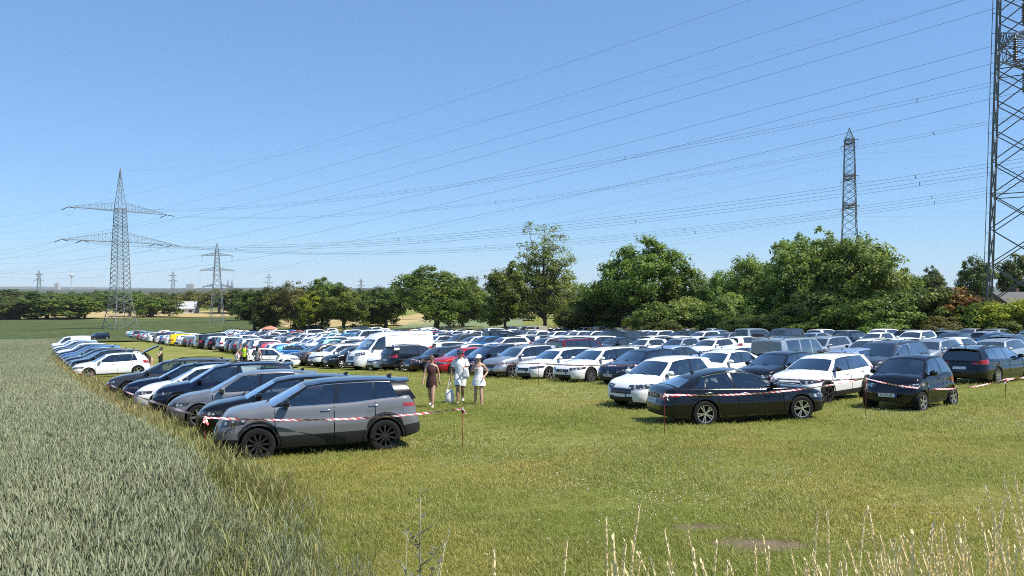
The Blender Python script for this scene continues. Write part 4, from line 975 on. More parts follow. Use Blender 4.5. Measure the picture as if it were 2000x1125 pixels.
def blade_mesh(name, V, F, T_, m):
    me = bpy.data.meshes.new(name); me.from_pydata([tuple(v) for v in V], [], [tuple(dict.fromkeys(f)) for f in F]); me.materials.append(m)
    a = me.attributes.new('tint', 'FLOAT', 'POINT'); a.data.foreach_set('value', np.asarray(T_, np.float32)); me.update(); return me
def grass_mat(name, stops, trans=.3, vscale=0.25, patch=((.66, .84, .52), (1.45, 1.20, 1.15))):
    m = leaf_mat(name, *stops, trans); nt = m.node_tree
    b = pbsdf(m); P = obj_pos(nt)      # patchiness over the field
    src = b.inputs['Base Color'].links[0].from_socket
    n_ = noise(nt, P, vscale, 3, .55); c = mixc(nt, 1.0, src, ramp(nt, n_, [(.3, patch[0]), (.52, (1.0, 1.0, 1.0)), (.70, patch[1])]), 'MULTIPLY')
    nt.links.new(c, b.inputs['Base Color']); return m
GM = grass_mat('lawn_blades', ((0.165, 0.195, 0.036), (0.305, 0.315, 0.066), (0.58, 0.52, 0.22)), .5)
WM = grass_mat('wheat_blades', ((0.175, 0.195, 0.110), (0.30, 0.32, 0.19), (0.50, 0.50, 0.32)), .35, .12, ((.84, .90, .86), (1.14, 1.12, 1.06)))
DM = grass_mat('dry_grass', ((0.12, 0.125, 0.035), (0.21, 0.185, 0.065), (0.34, 0.28, 0.13)))
VM = grass_mat('verge_grass', ((0.10, 0.12, 0.028), (0.19, 0.19, 0.055), (0.34, 0.29, 0.12)))
CM = simple('clover_white', (0.58, 0.52, 0.36), .8)
def in_car(x, y, pad=.05):
    m = np.zeros(len(x), bool)
    for cx, cy, h, L, W in CARS:
        dx, dy = x-cx, y-cy; a = np.abs(dx*h[0]+dy*h[1]); b = np.abs(-dx*h[1]+dy*h[0]); m |= (a < L/2-.25+pad) & (b < W/2-.2+pad)
    return m
def field_pts(n, y0, y1, xr, power=1.0, seed=0):
    r = np.random.default_rng(seed); y = y0+(y1-y0)*r.uniform(0, 1, n)**power; x = (r.uniform(-1, 1, n))*xr*y; return x, y, r
def lawn():
    src = [blade_mesh('lawn_tuft%d' % k, *blades(100+k, 26, .036+.009*(k % 3), .065, .0031, 1.3, tint=(0, .9) if k % 3 else (.35, 1)), GM) for k in range(6)]
    xs, ys = [], []
    for (y0, y1, n, s) in ((6.5, 11, 22000, 1), (11, 17, 30000, 2), (17, 26, 30000, 3), (26, 46, 26000, 4)):
        x, y, r = field_pts(n, y0, y1, .70, .75, s); xs.append(x); ys.append(y)
    x = np.concatenate(xs); y = np.concatenate(ys); k = (x > wheat_edge_x(y)+.3)
    bare = np.zeros(len(x), bool)
    for (sx, sy, rx_, ry_) in SOILS: bare |= (((x-sx)/rx_)**2+((y-sy)/ry_)**2 < np.random.default_rng(3).uniform(.35, 1.25, len(x)))
    k &= ~bare & ~in_car(x, y); x, y = x[k], y[k]; n = len(x); r = np.random.default_rng(5)
    sc = (1+.02*(y-8))*r.uniform(.55, 1.35, n)*(1+.35*(np.sin(x*1.1)*np.sin(y*.9+1)))
    scatter('lawn_grass', np.stack([x, y, gz(x, y)-.008], 1), np.stack([r.normal(0, .15, n), r.normal(0, .15, n), r.uniform(0, 6.28, n)], 1), np.clip(sc, .45, 2.1), r.integers(0, 6, n), src, 'short sun-dried grass of the parking meadow', 'grass')
    # clover heads
    cm = MB(); 
    for k in range(1):
        lathe(cm, [(.002, 0), (.002, .07), (.011, .072), (.0135, .082), (.009, .093), (.002, .096)], 6)
    cme = cm.mesh('clover_head', [CM])
    x, y, r = field_pts(26000, 7, 32, .68, .8, 77); dens = np.sin(x*.55+.9+.6*np.sin(y*.4))+np.sin(y*.5+x*.35)+np.sin(x*1.6-y*1.9)*.5+r.normal(0, .5, len(x))
    k = (dens > .75) & (x > wheat_edge_x(y)+1.2) & ~in_car(x, y); x, y = x[k], y[k]; n = len(x)
    scatter('clover_blossom', np.stack([x, y, gz(x, y)], 1), np.stack([r.normal(0, .2, n), r.normal(0, .2, n), r.uniform(0, 6, n)], 1), r.uniform(.35, .75, n)*(1+.006*y), np.zeros(n, int), [cme], 'white clover heads dotted over the meadow', 'flowers')
def wheat():
    def stalks(seed, n=18, h=.80):
        V, F, T_ = blades(seed, n, h*.95, .10, .0028, .10, tint=(0, .8), seg=2, hvar=.12); r = np.random.default_rng(seed+9)
        V2, F2, T2 = blades(seed+50, n, h*.72, .10, .0036, .40, tint=(0, .6), seg=3, hvar=.25); b = len(V); V += V2; F += [tuple(i+b for i in f) for f in F2]; T_ += T2
        for _ in range(n):         # ears
            p = np.array([*(r.normal(size=2)*.11), h*r.uniform(.82, 1.04)]); a = r.uniform(0, 6.28); t = np.array([math.cos(a)*.35, math.sin(a)*.35, 1]); t /= np.linalg.norm(t); s = np.cross(t, [math.sin(a), -math.cos(a), .2]); s /= np.linalg.norm(s); s2 = np.cross(t, s); b = len(V); tt = r.uniform(.45, 1)
            for k, w in ((0, .003), (.02, .0062), (.065, .0055), (.090, .001)):
                c = p+t*k; V += [c+s*w, c+s2*w, c-s*w, c-s2*w]; T_ += [tt]*4
            for q in range(3):
                for e in range(4): F.append((b+4*q+e, b+4*q+(e+1) % 4, b+4*q+4+(e+1) % 4, b+4*q+4+e))
        return blade_mesh('wheat_clump%d' % seed, V, F, T_, WM)
    src = [stalks(300+k) for k in range(5)]
    xs, ys = [], []; r = np.random.default_rng(8)
    for (y0, y1, n) in ((4.6, 9, 3600), (9, 14, 8000), (14, 22, 11000), (22, 36, 12000), (36, 70, 13000), (70, 146, 9000)):
        y = r.uniform(y0, y1, n); ex = wheat_edge_x(y); span = np.maximum(.74*y+ex+1.5, 1.0); x = ex-span*r.uniform(0, 1, n)**.9; xs.append(x); ys.append(y)
    x = np.concatenate(xs); y = np.concatenate(ys)
    off = (wheat_edge_x(y)-x)*.83; tram = np.minimum(np.abs(off-8.2), np.abs(off-10.1)); tram = np.minimum(tram, np.minimum(np.abs(off-29), np.abs(off-30.9)))
    ok = (tram > .22) | (y < 12); x, y = x[ok], y[ok]
    ex_ = r.uniform(5.2, 10.5, 230); xx_ = wheat_edge_x(ex_)+np.minimum(np.abs(r.normal(0, .8, 230)), 1.5)*np.clip((11-ex_)*.25, .2, 1.25); x = np.concatenate([x, xx_]); y = np.concatenate([y, ex_]); stray = x > wheat_edge_x(y)
    keep = stray | (r.uniform(0, 1, len(x)) < np.where((y < 9.5), .35+.65*sstep(0, 2.4, wheat_edge_x(y)-x), 1.0)); x, y, stray = x[keep], y[keep], stray[keep]; n = len(x)
    sc = r.uniform(.82, 1.15, n)*(1+.22*sstep(30, 120, y))*np.where(stray, r.uniform(.5, .85, n), 1)
    scatter('wheat', np.stack([x, y, gz(x, y)-.02], 1), np.stack([r.normal(0, .09, n), r.normal(0, .09, n), r.uniform(0, 6.28, n)], 1), sc, r.integers(0, 5, n), src, 'standing blue-green wheat with ears on the left', 'crop')
def verge():
    def seedgrass(seed, n, h, m, dense):
        V, F, T_ = blades(seed, n*4, h*.5, .10, .0034, .7, tint=(0, .7), seg=3); r = np.random.default_rng(seed+3)
        for _ in range(n):       # stems with drooping panicles
            a = r.uniform(0, 6.28); d = np.array([math.cos(a), math.sin(a), 0]); p = np.array([*(r.normal(size=2)*.07), 0]); hh = h*r.uniform(.7, 1.15); tt = r.uniform(.5, 1); b = len(V); s = np.array([-d[1], d[0], 0])
            ks = [(0, .0022), (.35, .002), (.7, .002), (.78, .0055), (.88, .0065), (.96, .004), (1, .001)]
            for t, w in ks:
                c = p+d*hh*.30*t**3+np.array([0, 0, hh*(t-.10*t**4)]); V += [c-s*w, c+s*w]; T_ += [tt*(.7 if t < .75 else 1)]*2
            for k in range(len(ks)-1): F.append((b+2*k, b+2*k+1, b+2*k+3, b+2*k+2))
        return blade_mesh('verge_tuft%d' % seed, V, F, T_, m)
    src = [seedgrass(400+k, 5, .62+.1*(k % 3), DM if k % 2 else VM, 1) for k in range(6)]
    r = np.random.default_rng(12); xs, ys = [], []
    for (y0, y1, n, w) in ((6.0, 12, 1500, 1.8), (12, 20, 2600, 1.9), (20, 34, 3000, 2.6), (34, 62, 3000, 3.2), (62, 140, 3200, 4.0)):
        y = r.uniform(y0, y1, n); x = wheat_edge_x(y)-.5+np.abs(r.normal(0, 1, n))*w*.62; xs.append(x); ys.append(y)
    x = np.concatenate(xs); y = np.concatenate(ys); k = ~in_car(x, y, .15); x, y = x[k], y[k]; n = len(x)
    e_ = x-wheat_edge_x(y); sc = r.uniform(.55, 1.1, n)*np.clip(1.05-.28*np.maximum(e_-.6, 0), .32, 1.05)
    scatter('verge_grass', np.stack([x, y, gz(x, y)-.01], 1), np.stack([r.normal(0, .12, n), r.normal(0, .12, n), r.uniform(0, 6.28, n)], 1), sc*np.where(y < 10.5, .8, 1), np.where(y < 10.5, 2*r.integers(0, 3, n), r.integers(0, 6, n)), src, 'tall yellowing verge grass between wheat and cars', 'grass')
    # rough grass under the hedge and along the far edges
    x = np.concatenate([np.linspace(8, 60, 2200)+r.normal(0, 1.2, 2200), r.uniform(-40, 20, 2200)]); y = np.concatenate([np.interp(np.linspace(8, 60, 2200), [8, 16, 33, 47, 60], [104, 97, 82, 74, 66])-2+r.normal(0, 1.2, 2200), r.uniform(120, 175, 2200)]); n = len(x)
    scatter('rough_grass', np.stack([x, y, gz(x, y)], 1), np.stack([r.normal(0, .12, n), r.normal(0, .12, n), r.uniform(0, 6.28, n)], 1), r.uniform(1.2, 2.2, n), r.integers(0, 6, n), src, 'rough tall grass along the hedge foot', 'grass')
def far_woods():
    r = np.random.default_rng(31); n = 1500; D = 480+1400*r.uniform(0, 1, n)**.8; x = r.uniform(-.74, .1, n)*D
    n2 = 200; D2 = r.uniform(230, 420, n2); x2 = r.uniform(-.08, .75, n2)*D2; D = np.concatenate([D, D2]); x = np.concatenate([x, x2]); n = n+n2
    k = ~((D < 560) & (x > -.60*D) & (x < -.36*D)); D, x = D[k], x[k]; n = len(D)
    mesh = TREES['far2'][1].copy(); mesh.materials.clear(); mesh.materials.append(LM['dark']); m2 = TREES['far1'][1].copy(); m2.materials.clear(); m2.materials.append(LM['brown'])
    scatter('far_woods', np.stack([x, D, gz(x, D)-1.5], 1), np.stack([np.zeros(n), np.zeros(n), r.uniform(0, 6.28, n)], 1), r.uniform(.6, 1.15, n)*np.where(x > -.09*D, .55, 1.0), r.integers(0, 2, n), [mesh, m2], 'distant woods reading as one dark mass below the horizon', 'woods')
# ------------------------------------------------------------------ lattice towers and overhead lines
GALV = simple('galvanised_steel', (0.22, 0.235, 0.235), 0.55, metal=0.4); GALVD = simple('weathered_steel', (0.12, 0.125, 0.12), 0.55, metal=0.4); WIREM = simple('aluminium_cable', (0.16, 0.17, 0.18), 0.5, metal=0.5); INSUL = simple('insulator_glaze', (0.05, 0.035, 0.03), 0.3)
def pylon(name, x, y, rz, levels, arms, bw, mt, label, peak=None, sub=1, base=None):
    """levels: (z, half width) from the foot up; arms: (z, half length, height, half width at the tower, list of insulator places)"""
    b0 = gzf(x, y)-.2 if base is None else base; t = empty(name, (x, y, b0), rz)
    hwf = lambda z: float(np.interp(z, [l[0] for l in levels], [l[1] for l in levels]))
    for sx in (-1, 1):
        for sy in (-1, 1):
            mb = MB()
            for (z0, w0), (z1, w1) in zip(levels[:-1], levels[1:]): mb.bar((sx*w0, sy*w0, z0), (sx*w1, sy*w1, z1), bw)
            mb.obj('leg', mt, t)
    zs = [levels[0][0]]
    while zs[-1] < levels[-1][0]-.3: zs.append(zs[-1]+max(hwf(zs[-1])*2*.72/sub, .5))
    zs[-1] = levels[-1][0]
    for f, (ax, sg) in enumerate((('x', 1), ('x', -1), ('y', 1), ('y', -1))):
        mb = MB()
        P = (lambda a, z: (sg*hwf(z), a*hwf(z), z)) if ax == 'x' else (lambda a, z: (a*hwf(z), sg*hwf(z), z))
        for k in range(len(zs)-1):
            mb.bar(P(-1, zs[k]), P(1, zs[k+1]), bw*.55); mb.bar(P(1, zs[k]), P(-1, zs[k+1]), bw*.55)
            if k % 4 == 0: mb.bar(P(-1, zs[k]), P(1, zs[k]), bw*.5)
        tag(mb.obj('bracing', mt, t), kind='stuff')
    if peak:
        mb = MB(); z0, w0 = levels[-1]
        for sx in (-1, 1):
            for sy in (-1, 1): mb.bar((sx*w0, sy*w0, z0), (0, 0, z0+peak), bw*.7)
        n = 6
        for k in range(n):
            w = w0*(1-k/n); w2 = w0*(1-(k+1)/n); za, zb = z0+peak*k/n, z0+peak*(k+1)/n
            for a, b in (((-1, -1), (1, -1)), ((1, -1), (1, 1)), ((1, 1), (-1, 1)), ((-1, 1), (-1, -1))): mb.bar((a[0]*w, a[1]*w, za), (b[0]*w2, b[1]*w2, zb), bw*.45)
        mb.obj('peak', mt, t)
    tips = {}
    for (za, hl, hh, ins) in arms:
        for s in (-1, 1):
            mb = MB(); w = hwf(za); w2 = hwf(za+hh); n = 7
            tip = Vector((s*hl, 0, za))
            for sy in (-1, 1):
                mb.bar((s*w, sy*w, za), tip, bw*.7); mb.bar((s*w2, sy*w2, za+hh), tip+Vector((0, 0, .12)), bw*.6)
                for k in range(n):
                    f0, f1 = k/n, (k+1)/n
                    a = Vector((s*w, sy*w, za)).lerp(tip, f0); b = Vector((s*w2, sy*w2, za+hh)).lerp(tip, f1); mb.bar(a, b, bw*.4)
                    b0_ = Vector((s*w2, sy*w2, za+hh)).lerp(tip, f0); mb.bar(a, b0_, bw*.35)
            for k in range(n): mb.bar(Vector((s*w, -w, za)).lerp(tip, k/n), Vector((s*w, w, za)).lerp(tip, (k+1)/n), bw*.4)
            mb.obj('crossarm', mt, t)
            for q in ins:
                p = Vector((s*(w+(hl-w)*q), 0, za)); tips[(za, s, q)] = p; yield_ = p
    return t, tips
def strings(t, tips, L_, rr=.13, hang=False, jumper=True):
    """insulator strings: strained along the line both ways, or hanging"""
    for p in tips.values():
        for sy in ((0,) if hang else (-1, 1)):
            mb = MB(); d = Vector((0, 0, -1)) if hang else Vector((0, sy, -.16)).normalized(); n = 9
            mb.tube([p, p+d*L_], rr*.3, 5)
            for k in range(n):
                c = p+d*L_*(.14+.8*k/n); mb.tube([c, c+d*L_*.035], rr, 7)
            mb.obj('insulator_string', INSUL, t, True)
        if jumper and not hang:
            a = p+Vector((0, -L_, -.16*L_)); b = p+Vector((0, L_, -.16*L_)); mb = MB()
            mb.tube([a.lerp(b, k/12)+Vector((0, 0, -1.9*(1-(2*k/12-1)**2))) for k in range(13)], .022, 4); mb.obj('jumper_cable', WIREM, t)
# big tension tower on the left
P1 = (-122.4, 240.0); AD = (0.575, 0.82); RZ1 = math.atan2(AD[1], AD[0])
lv = [(0, 3.8), (4.5, 3.05), (9.5, 2.3), (14, 2.1), (27, 1.7), (38, 1.25)]
t1, tips1 = pylon('lattice_pylon', *P1, RZ1, lv, [(38-.9, 15.5, 2.6, (1.0,)), (27.4, 17.5, 3.0, (1.0, .62))], .17, GALV, '', peak=12.6, sub=1.9)
strings(t1, tips1, 4.4); tag(t1, 'big grey lattice pylon with two broad crossarms left of the car park', 'pylon')
P1b = ((424-1000)/FPX*276, 276.0); zt = (562.5-472)/FPX*276-gzf(*P1b)
t2, tips2 = pylon('lattice_pylon', *P1b, math.radians(12), [(0, 2.3), (zt*.55, 1.15), (zt*.9, .55)], [(zt*.835, 5.2, 1.0, (1.0,)), (zt*.655, 5.6, 1.1, (1.0,)), (zt*.455, 4.8, 1.0, (1.0,))], .15, GALV, '', peak=zt*.1, sub=.9)
strings(t2, tips2, 1.6, .1); tag(t2, 'smaller slim lattice pylon right of the big one', 'pylon')
# tower above the willows, its arms seen end-on
P2 = ((1659-1000)/FPX*150, 150.0); b2 = gzf(*P2); zt = (562.5-247)/FPX*150-b2
los = math.atan2(P2[1], P2[0])
t3, tips3 = pylon('lattice_pylon', *P2, los+math.radians(5), [(0, 2.2), (zt*.5, 1.25), (zt*.93, .85)], [(zt*.925, 3.6, .8, (1.0,)), (zt*.745, 4.2, .9, (1.0,)), (zt*.60, 4.2, .9, (1.0,))], .12, GALVD, '', peak=zt*.07, sub=1.15)
strings(t3, tips3, 1.4, .12); tag(t3, 'dark narrow lattice tower rising behind the willows', 'pylon')
# near tower at the right edge
P3 = ((1992-1000)/FPX*75, 75.0); b3 = gzf(*P3); los3 = math.atan2(P3[1], P3[0])
t4, tips4 = pylon('lattice_pylon', *P3, los3+math.radians(-3), [(0, 2.75), (8, 2.4), (34, 1.72), (44, 1.4)], [(28.3, 7.0, 1.9, (1.0,)), (35.3, 6.0, 1.7, (1.0,))], .17, GALVD, '', peak=5.0, sub=1.0)
strings(t4, tips4, 2.6, .2, hang=True, jumper=False); tag(t4, 'near dark lattice tower cut off by the right edge', 'pylon')
mb = MB(); 
for xx in (-1,):
    a = Vector((-2.4, 2.95, 1)); b_ = Vector((-1.4, 1.95, 40)); mb.bar(a, b_, .06)
    for k in range(20): q = a.lerp(b_, k/20); mb.bar(q, q+Vector((.25, -.45, 0)), .05)
mb.obj('climbing_rail', GALVD, t4)
for (u, v, D, lab) in ((76, 527, 1500, 'tiny far pylon left of the television tower'), (338, 529, 1450, 'tiny far pylon between the two left pylons'), (525, 534, 1500, 'tiny far pylon above the dark trees'), (705, 543, 1500, 'tiny far pylon above the small tree gap')):
    x = (u-1000)/FPX*D; b = gzf(x, D); zt = (562.5-v)/FPX*D-b
    tt, _ = pylon('lattice_pylon', x, D, .3, [(0, zt*.10), (zt*.5, zt*.045), (zt*.88, zt*.028)], [(zt*.84, zt*.13, zt*.03, ()), (zt*.66, zt*.17, zt*.03, ())], .55, GALV, '', peak=zt*.12, sub=.7); tag(tt, lab, 'pylon')
def wire_curve(name, pts, r, label, group):
    mb = MB(); mb.tube(pts, r, 4, caps=False); o = mb.obj(name, WIREM, None, True); tag(o, label, 'power line', group); return o
def pix3(u, v, D): return Vector(((u-1000)/FPX*D, D, (562.5-v)/FPX*D))
def span(A, B, mid=None, ext=(0, 0), n=48):
    """hanging cable from A to B through the height seen at pixel mid"""
    sag = 0
    if mid is not None:
        best = None
        for k in range(1, 400):
            t = k/400; p = A.lerp(B, t); u = 1000+p.x/p.y*FPX
            if best is None or abs(u-mid[0]) < best[0]: best = (abs(u-mid[0]), t, p)
        _, t, p = best; zw = (562.5-mid[1])/FPX*p.y; sag = (p.z-zw)/(4*t*(1-t))
    out = []
    for k in range(n+1):
        t = ext[0]+(1+ext[1]-ext[0])*k/n; q = A.lerp(B, t); q.z -= 4*sag*t*(1-t); out.append(q)
    return out
WR = .55
NL = [((0, 424), (1465, 0), (860, 206), 'topmost cable crossing the sky, leaving the frame left of middle-right'), ((0, 455), (1690, 0), (1000, 220), 'second cable down crossing the upper sky'), ((0, 467), (1885, 0), (1000, 264), 'third cable down crossing the upper sky'),
      ((0, 505), (1950, 14), (1000, 290), 'cable meeting the top of the near tower'), ((0, 514), (1950, 87), (1000, 337), 'cable meeting the near tower at its diamond-shaped arm'), ((0, 534), (1975, 114), (1000, 366), 'cable passing just below the diamond-shaped arm'), ((0, 541), (1982, 182), (1000, 408), 'cable held by the hanging insulator of the near tower')]
for a, b, m, lab in NL:
    D1 = 62 if b[1] == 0 else 72; A = pix3(a[0], a[1], 330); B = pix3(b[0], b[1], D1 if b[0] > 1900 else 72+(1950-b[0])*.06)
    wire_curve('power_line', span(A, B, m, (-.03, .12)), .017, lab, 'single cables of the near line')
A = pix3(235, 334, 240); B = pix3(1885, 0, 110); wire_curve('power_line', span(A, B, (1000, 222), (0, .1)), .010, 'faint earth wire running from the peak of the big pylon', 'thin wires')
M1 = t1.matrix_world.copy(); M1 = Matrix.Translation((P1[0], P1[1], gzf(*P1)-.2)) @ Matrix.Rotation(RZ1, 4, 'Z')
ld = Vector((.82, -.575, 0))
bund = [((37.1, -1, 1.0), (1940, 164), (1000, 345), 'upper paired cable from the near end of the big pylon'), ((37.1, 1, 1.0), (1940, 238), (1000, 392), 'lower paired cable from the far end of the upper crossarm'),
        ((27.4, -1, 1.0), (1940, 322), (1000, 448), 'paired cable from the left tip of the lower crossarm'), ((27.4, -1, .62), (1940, 338), (1000, 458), 'paired cable from the left middle of the lower crossarm'),
        ((27.4, 1, .62), (1940, 368), (1000, 479), 'paired cable from the right middle of the lower crossarm'), ((27.4, 1, 1.0), (1940, 380), (1000, 485), 'paired cable from the right tip of the lower crossarm')]
for (key, b, m, lab) in bund:
    p = M1 @ (tips1[key]+Vector((0, -4.4, -.7))); t_ = (b[0]-1000)/FPX
    # meet the sight line through b on the vertical plane of the line
    k = (t_*p.y-p.x)/(ld.x-t_*ld.y); D = p.y+ld.y*k; B = pix3(b[0], b[1], D)
    for dz in (-.22, .22):
        wire_curve('power_line', [q+Vector((0, 0, dz)) for q in span(p, B, m, (0, .25))], .018, ('top strand, ' if dz > 0 else 'bottom strand, ')+lab, 'paired cables of the big line')
    pp = span(p, B, m, (0, .25))
    for q, qn in ((pp[12], 'leftmost'), (pp[22], 'second'), (pp[30], 'third'), (pp[37], 'rightmost')):
        mb = MB(); mb.bar(q-Vector((0, 0, .26)), q+Vector((0, 0, .26)), .07); tag(mb.obj('cable_spacer', WIREM), '%s spacer on the %s' % (qn, lab), 'spacer', 'spacers on the paired cables')
    # the same conductor running on to the left behind the pylon
    q = M1 @ (tips1[key]+Vector((0, 4.4, -.7))); e = q-ld*330; e.z = q.z-2
    wire_curve('power_line', [q.lerp(e, k/30)-Vector((0, 0, 4*7*(k/30)*(1-k/30))) for k in range(31)], .018, 'leftward run, %s' % lab, 'paired cables of the big line')
T2w = [((1659, 250), (2060, 236), None), ((1662, 300), (2060, 285), None), ((1662, 312), (2060, 300), None), ((1662, 352), (2060, 352), None), ((1662, 363), (2060, 364), None), ((1662, 412), (2060, 413), None), ((1662, 423), (2060, 424), None),
       ((480, 530), (1650, 300), (1200, 398)), ((480, 535), (1650, 322), (1200, 412)), ((480, 541), (1650, 268), (1400, 322)), ((860, 540), (1650, 405), (1400, 455)), ((880, 546), (1650, 418), (1400, 463))]
for i, (a, b, m) in enumerate(T2w):
    A = pix3(a[0], a[1], 150 if a[0] > 1500 else 280); B = pix3(b[0], b[1], 150)
    lab = ('thin wire running right from the tower behind the willows, %s from top' % ['first', 'second', 'third', 'fourth', 'fifth', 'sixth', 'seventh'][i]) if i < 7 else ('thin wire running left from the tower behind the willows, %s of five' % ['first', 'second', 'third', 'fourth', 'fifth'][i-7])
    wire_curve('power_line', span(A, B, m), .012, lab, 'thin wires')

# ------------------------------------------------------------------ the parked cars
RA = [(14.9, 19.1), (4.1, 32.1), (-15.7, 56.0), (-53.6, 120.0), (-96.0, 190.0)]
RN = [(.77, .64), (.77, .64), (.80, .60), (.86, .51), (.86, .51)]
_sl = [math.hypot(RA[i+1][0]-RA[i][0], RA[i+1][1]-RA[i][1]) for i in range(4)]; RS = [-_sl[0], 0, _sl[1], _sl[1]+_sl[2], _sl[1]+_sl[2]+_sl[3]]
def row_pt(s, p):
    x = np.interp(s, RS, [q[0] for q in RA]); y = np.interp(s, RS, [q[1] for q in RA])
    if s < RS[0]: x = RA[0][0]+.64*(RS[0]-s); y = RA[0][1]-.77*(RS[0]-s)
    nx = np.interp(s, RS, [q[0] for q in RN]); ny = np.interp(s, RS, [q[1] for q in RN]); l = math.hypot(nx, ny)
    return float(x+p*nx/l), float(y+p*ny/l), (float(nx/l), float(ny/l))
# -- the first row by the wheat (noses towards the wheat)
def by_nose(tn, lod, nose, h, col, label, **k):
    l = math.hypot(*h); h = (h[0]/l, h[1]/l); L = TYPES[tn]['L']; return put_car(tn, lod, nose[0]-h[0]*L/2, nose[1]-h[1]*L/2, h, col, label, **k)
G1 = 'cars of the near row beside the wheat'
c2008, o2008 = put_car('crossover', 0, -4.22, 16.85, (-.945, -.327), 'flatgrey', 'flat grey crossover with black roof and black wheels behind the tape', group=G1, roofcol='black')
by_nose('hatch', 0, (-7.75, 18.9), (-.945, -.30), 'black', 'black hatchback directly behind the flat grey crossover', group=G1)
by_nose('hatch', 0, (-9.5, 21.2), (-.945, -.30), 'grey', 'mid-grey hatchback with wheel showing, third from the near end', group=G1)
by_nose('suv', 0, (-11.05, 23.6), (-.945, -.30), 'navy', 'navy SUV between the mid-grey and the white hatchback', group=G1)
by_nose('hatch', 0, (-12.6, 25.7), (-.945, -.30), 'white', 'white hatchback in the near row beside the wheat', group=G1)
by_nose('estate', 0, (-14.1, 27.9), (-.945, -.28), 'navy', 'navy estate next beyond the white hatchback', group=G1)
by_nose('bigestate', 0, (-16.3, 31.0), (-.955, -.26), 'anthracite', 'long dark grey estate at the far end of the near row', group=G1)
# -- the second row by the wheat
G2 = 'cars of the far row beside the wheat'
rowL = [('hatch', 'white'), ('suv', 'black'), ('hatch', 'navy'), ('estate', 'navy'), ('hatch', 'steelblue'), ('estate', 'blue'), ('hatch', 'navy'), ('hatch', 'white'), ('sedan', 'black'), ('hatch', 'anthracite'), ('hatch', 'white'), ('estate', 'steelblue'), ('hatch', 'pearl'), ('microvan', 'white')]
OR = ['first', 'second', 'third', 'fourth', 'fifth', 'sixth', 'seventh', 'eighth', 'ninth', 'tenth', '11th', '12th', '13th', '14th', '15th', '16th', '17th', '18th', '19th', '20th']
n0, n1 = np.array((-26.2, 45.6)), np.array((-53.5, 88.5))
for i, (tn, c) in enumerate(rowL):
    p = n0+(n1-n0)*(i/(len(rowL)-1)); h = (-.84, -.54)
    if i == 0:
        i30, oi30 = by_nose(tn, 0, p, h, c, 'white hatchback with its tailgate open at the wheat edge', group=G2, skip=('rear_window', 'roof_spoiler'))
    else: by_nose(tn, 1 if p[1] < 70 else 2, p, h, c, '%s %s, %s beyond the white hatchback with open tailgate' % (CNAME[c], KIND[tn], OR[i-1]), group=G2)
# raised tailgate
mb = MB(); L = TYPES['hatch']['L']; hx, hz = L/2-3.80, 1.38
rg = []
for k in range(9):
    t = k/8; ang = math.radians(34-38*t); px = hx-1.02*t; pz = hz+.62*t-.16*t*t
    if t > .72: px += (t-.72)*.25; pz += 0
    w = .60+.08*t
    rg.append([(px, y, pz+.03*(1-(y/w)**2)) for y in np.linspace(-w, w, 7)]+[(px+.02, y, pz-.07+.03*(1-(y/w)**2)) for y in np.linspace(w, -w, 7)])
mb.loft(rg); o = mb.obj('tailgate', PAINTS['black'], i30, True); o['label'] = 'raised dark tailgate'
x, y = ray_ground(192, 664.5); put_car('bigsuv', 2, x, min(y, 190), (-.5, -.86), 'navy', 'lone navy SUV driving at the far end of the grass lane')
# -- the near right-hand cars
put_car('minicar', 0, 4.95, 24.9, (-.80, -.60), 'white', 'white small hatchback behind the black four-door coupe', group='front cars on the right')
cla, ocla = put_car('coupe', 0, 6.05, 20.8, (.985, .17), 'black', 'black four-door coupe seen from its side behind the tape', group='front cars on the right')
GA = 'cars of the front row'
def rowA(tn, lod, s, col, label, p=0.0, away=False, group=GA, **k):
    x, y, n = row_pt(s, p); L = TYPES[tn]['L']; sg = 1 if away else -1
    return put_car(tn, lod, x+n[0]*L/2, y+n[1]*L/2, (sg*n[0], sg*n[1]), col, label, group=group, **k)
smart, osm = put_car('city', 0, 11.9, 22.9, (-.80, -.60), 'black', 'tiny black two-door city car behind the sagging tape', group=GA)
q2, oq2 = put_car('littlesuv', 0, 10.35, 25.5, (-.78, -.62), 'white', 'white small SUV with black wheels between coupe and city car', group=GA)
rowA('supermini', 0, -6.2, 'black', 'black small hatchback behind the black four-door coupe', p=.6)
rowA('sedan', 0, -3.2, 'white', 'white saloon roof showing behind the white small hatchback', p=1.0)
golf, ogolf = rowA('hatch', 0, 0.1, 'navy', 'navy hatchback with number plate right of the white large estate')
ecl, oecl = rowA('bigestate', 0, 2.9, 'white', 'white large estate with wide chrome-barred grille in the front row')
rowA('estate', 0, 5.6, 'white', 'white estate with black wheels left of the large estate')
rowA('suv', 0, 8.3, 'silver', 'silver SUV with kidney-shaped grille behind the walkers')
rowA('suv', 0, 10.9, 'navy', 'navy SUV between the silver SUV and the red hatchback')
rowA('hatch', 0, 13.4, 'red', 'red hatchback in the front row behind the walking man')
rowA('hatch', 1, 15.9, 'black', 'black hatchback left of the red one')
rowA('suv', 1, 18.5, 'black', 'black SUV showing its rear beside the white van', away=True)
rowA('supermini', 1, 20.3, 'white', 'white small hatchback nose right beside the white van')
vanr, _ = rowA('van', 0, 22.9, 'white', 'white high-roof van in the front row')
rowA('supermini', 1, 26.4, 'black', 'black small hatchback just left of the white van')
rowA('suv', 1, 28.8, 'white', 'white SUV beside the striped beacon post')
rowA('suv', 1, 31.4, 'brown', 'dark brown SUV left of the striped beacon post')
rowA('sedan', 1, 34.0, 'black', 'black saloon left of the dark brown SUV')
put_car('supermini', 0, -17.0, 54.2, (.975, .22), 'white', 'white small hatchback facing right behind the people in the lane')
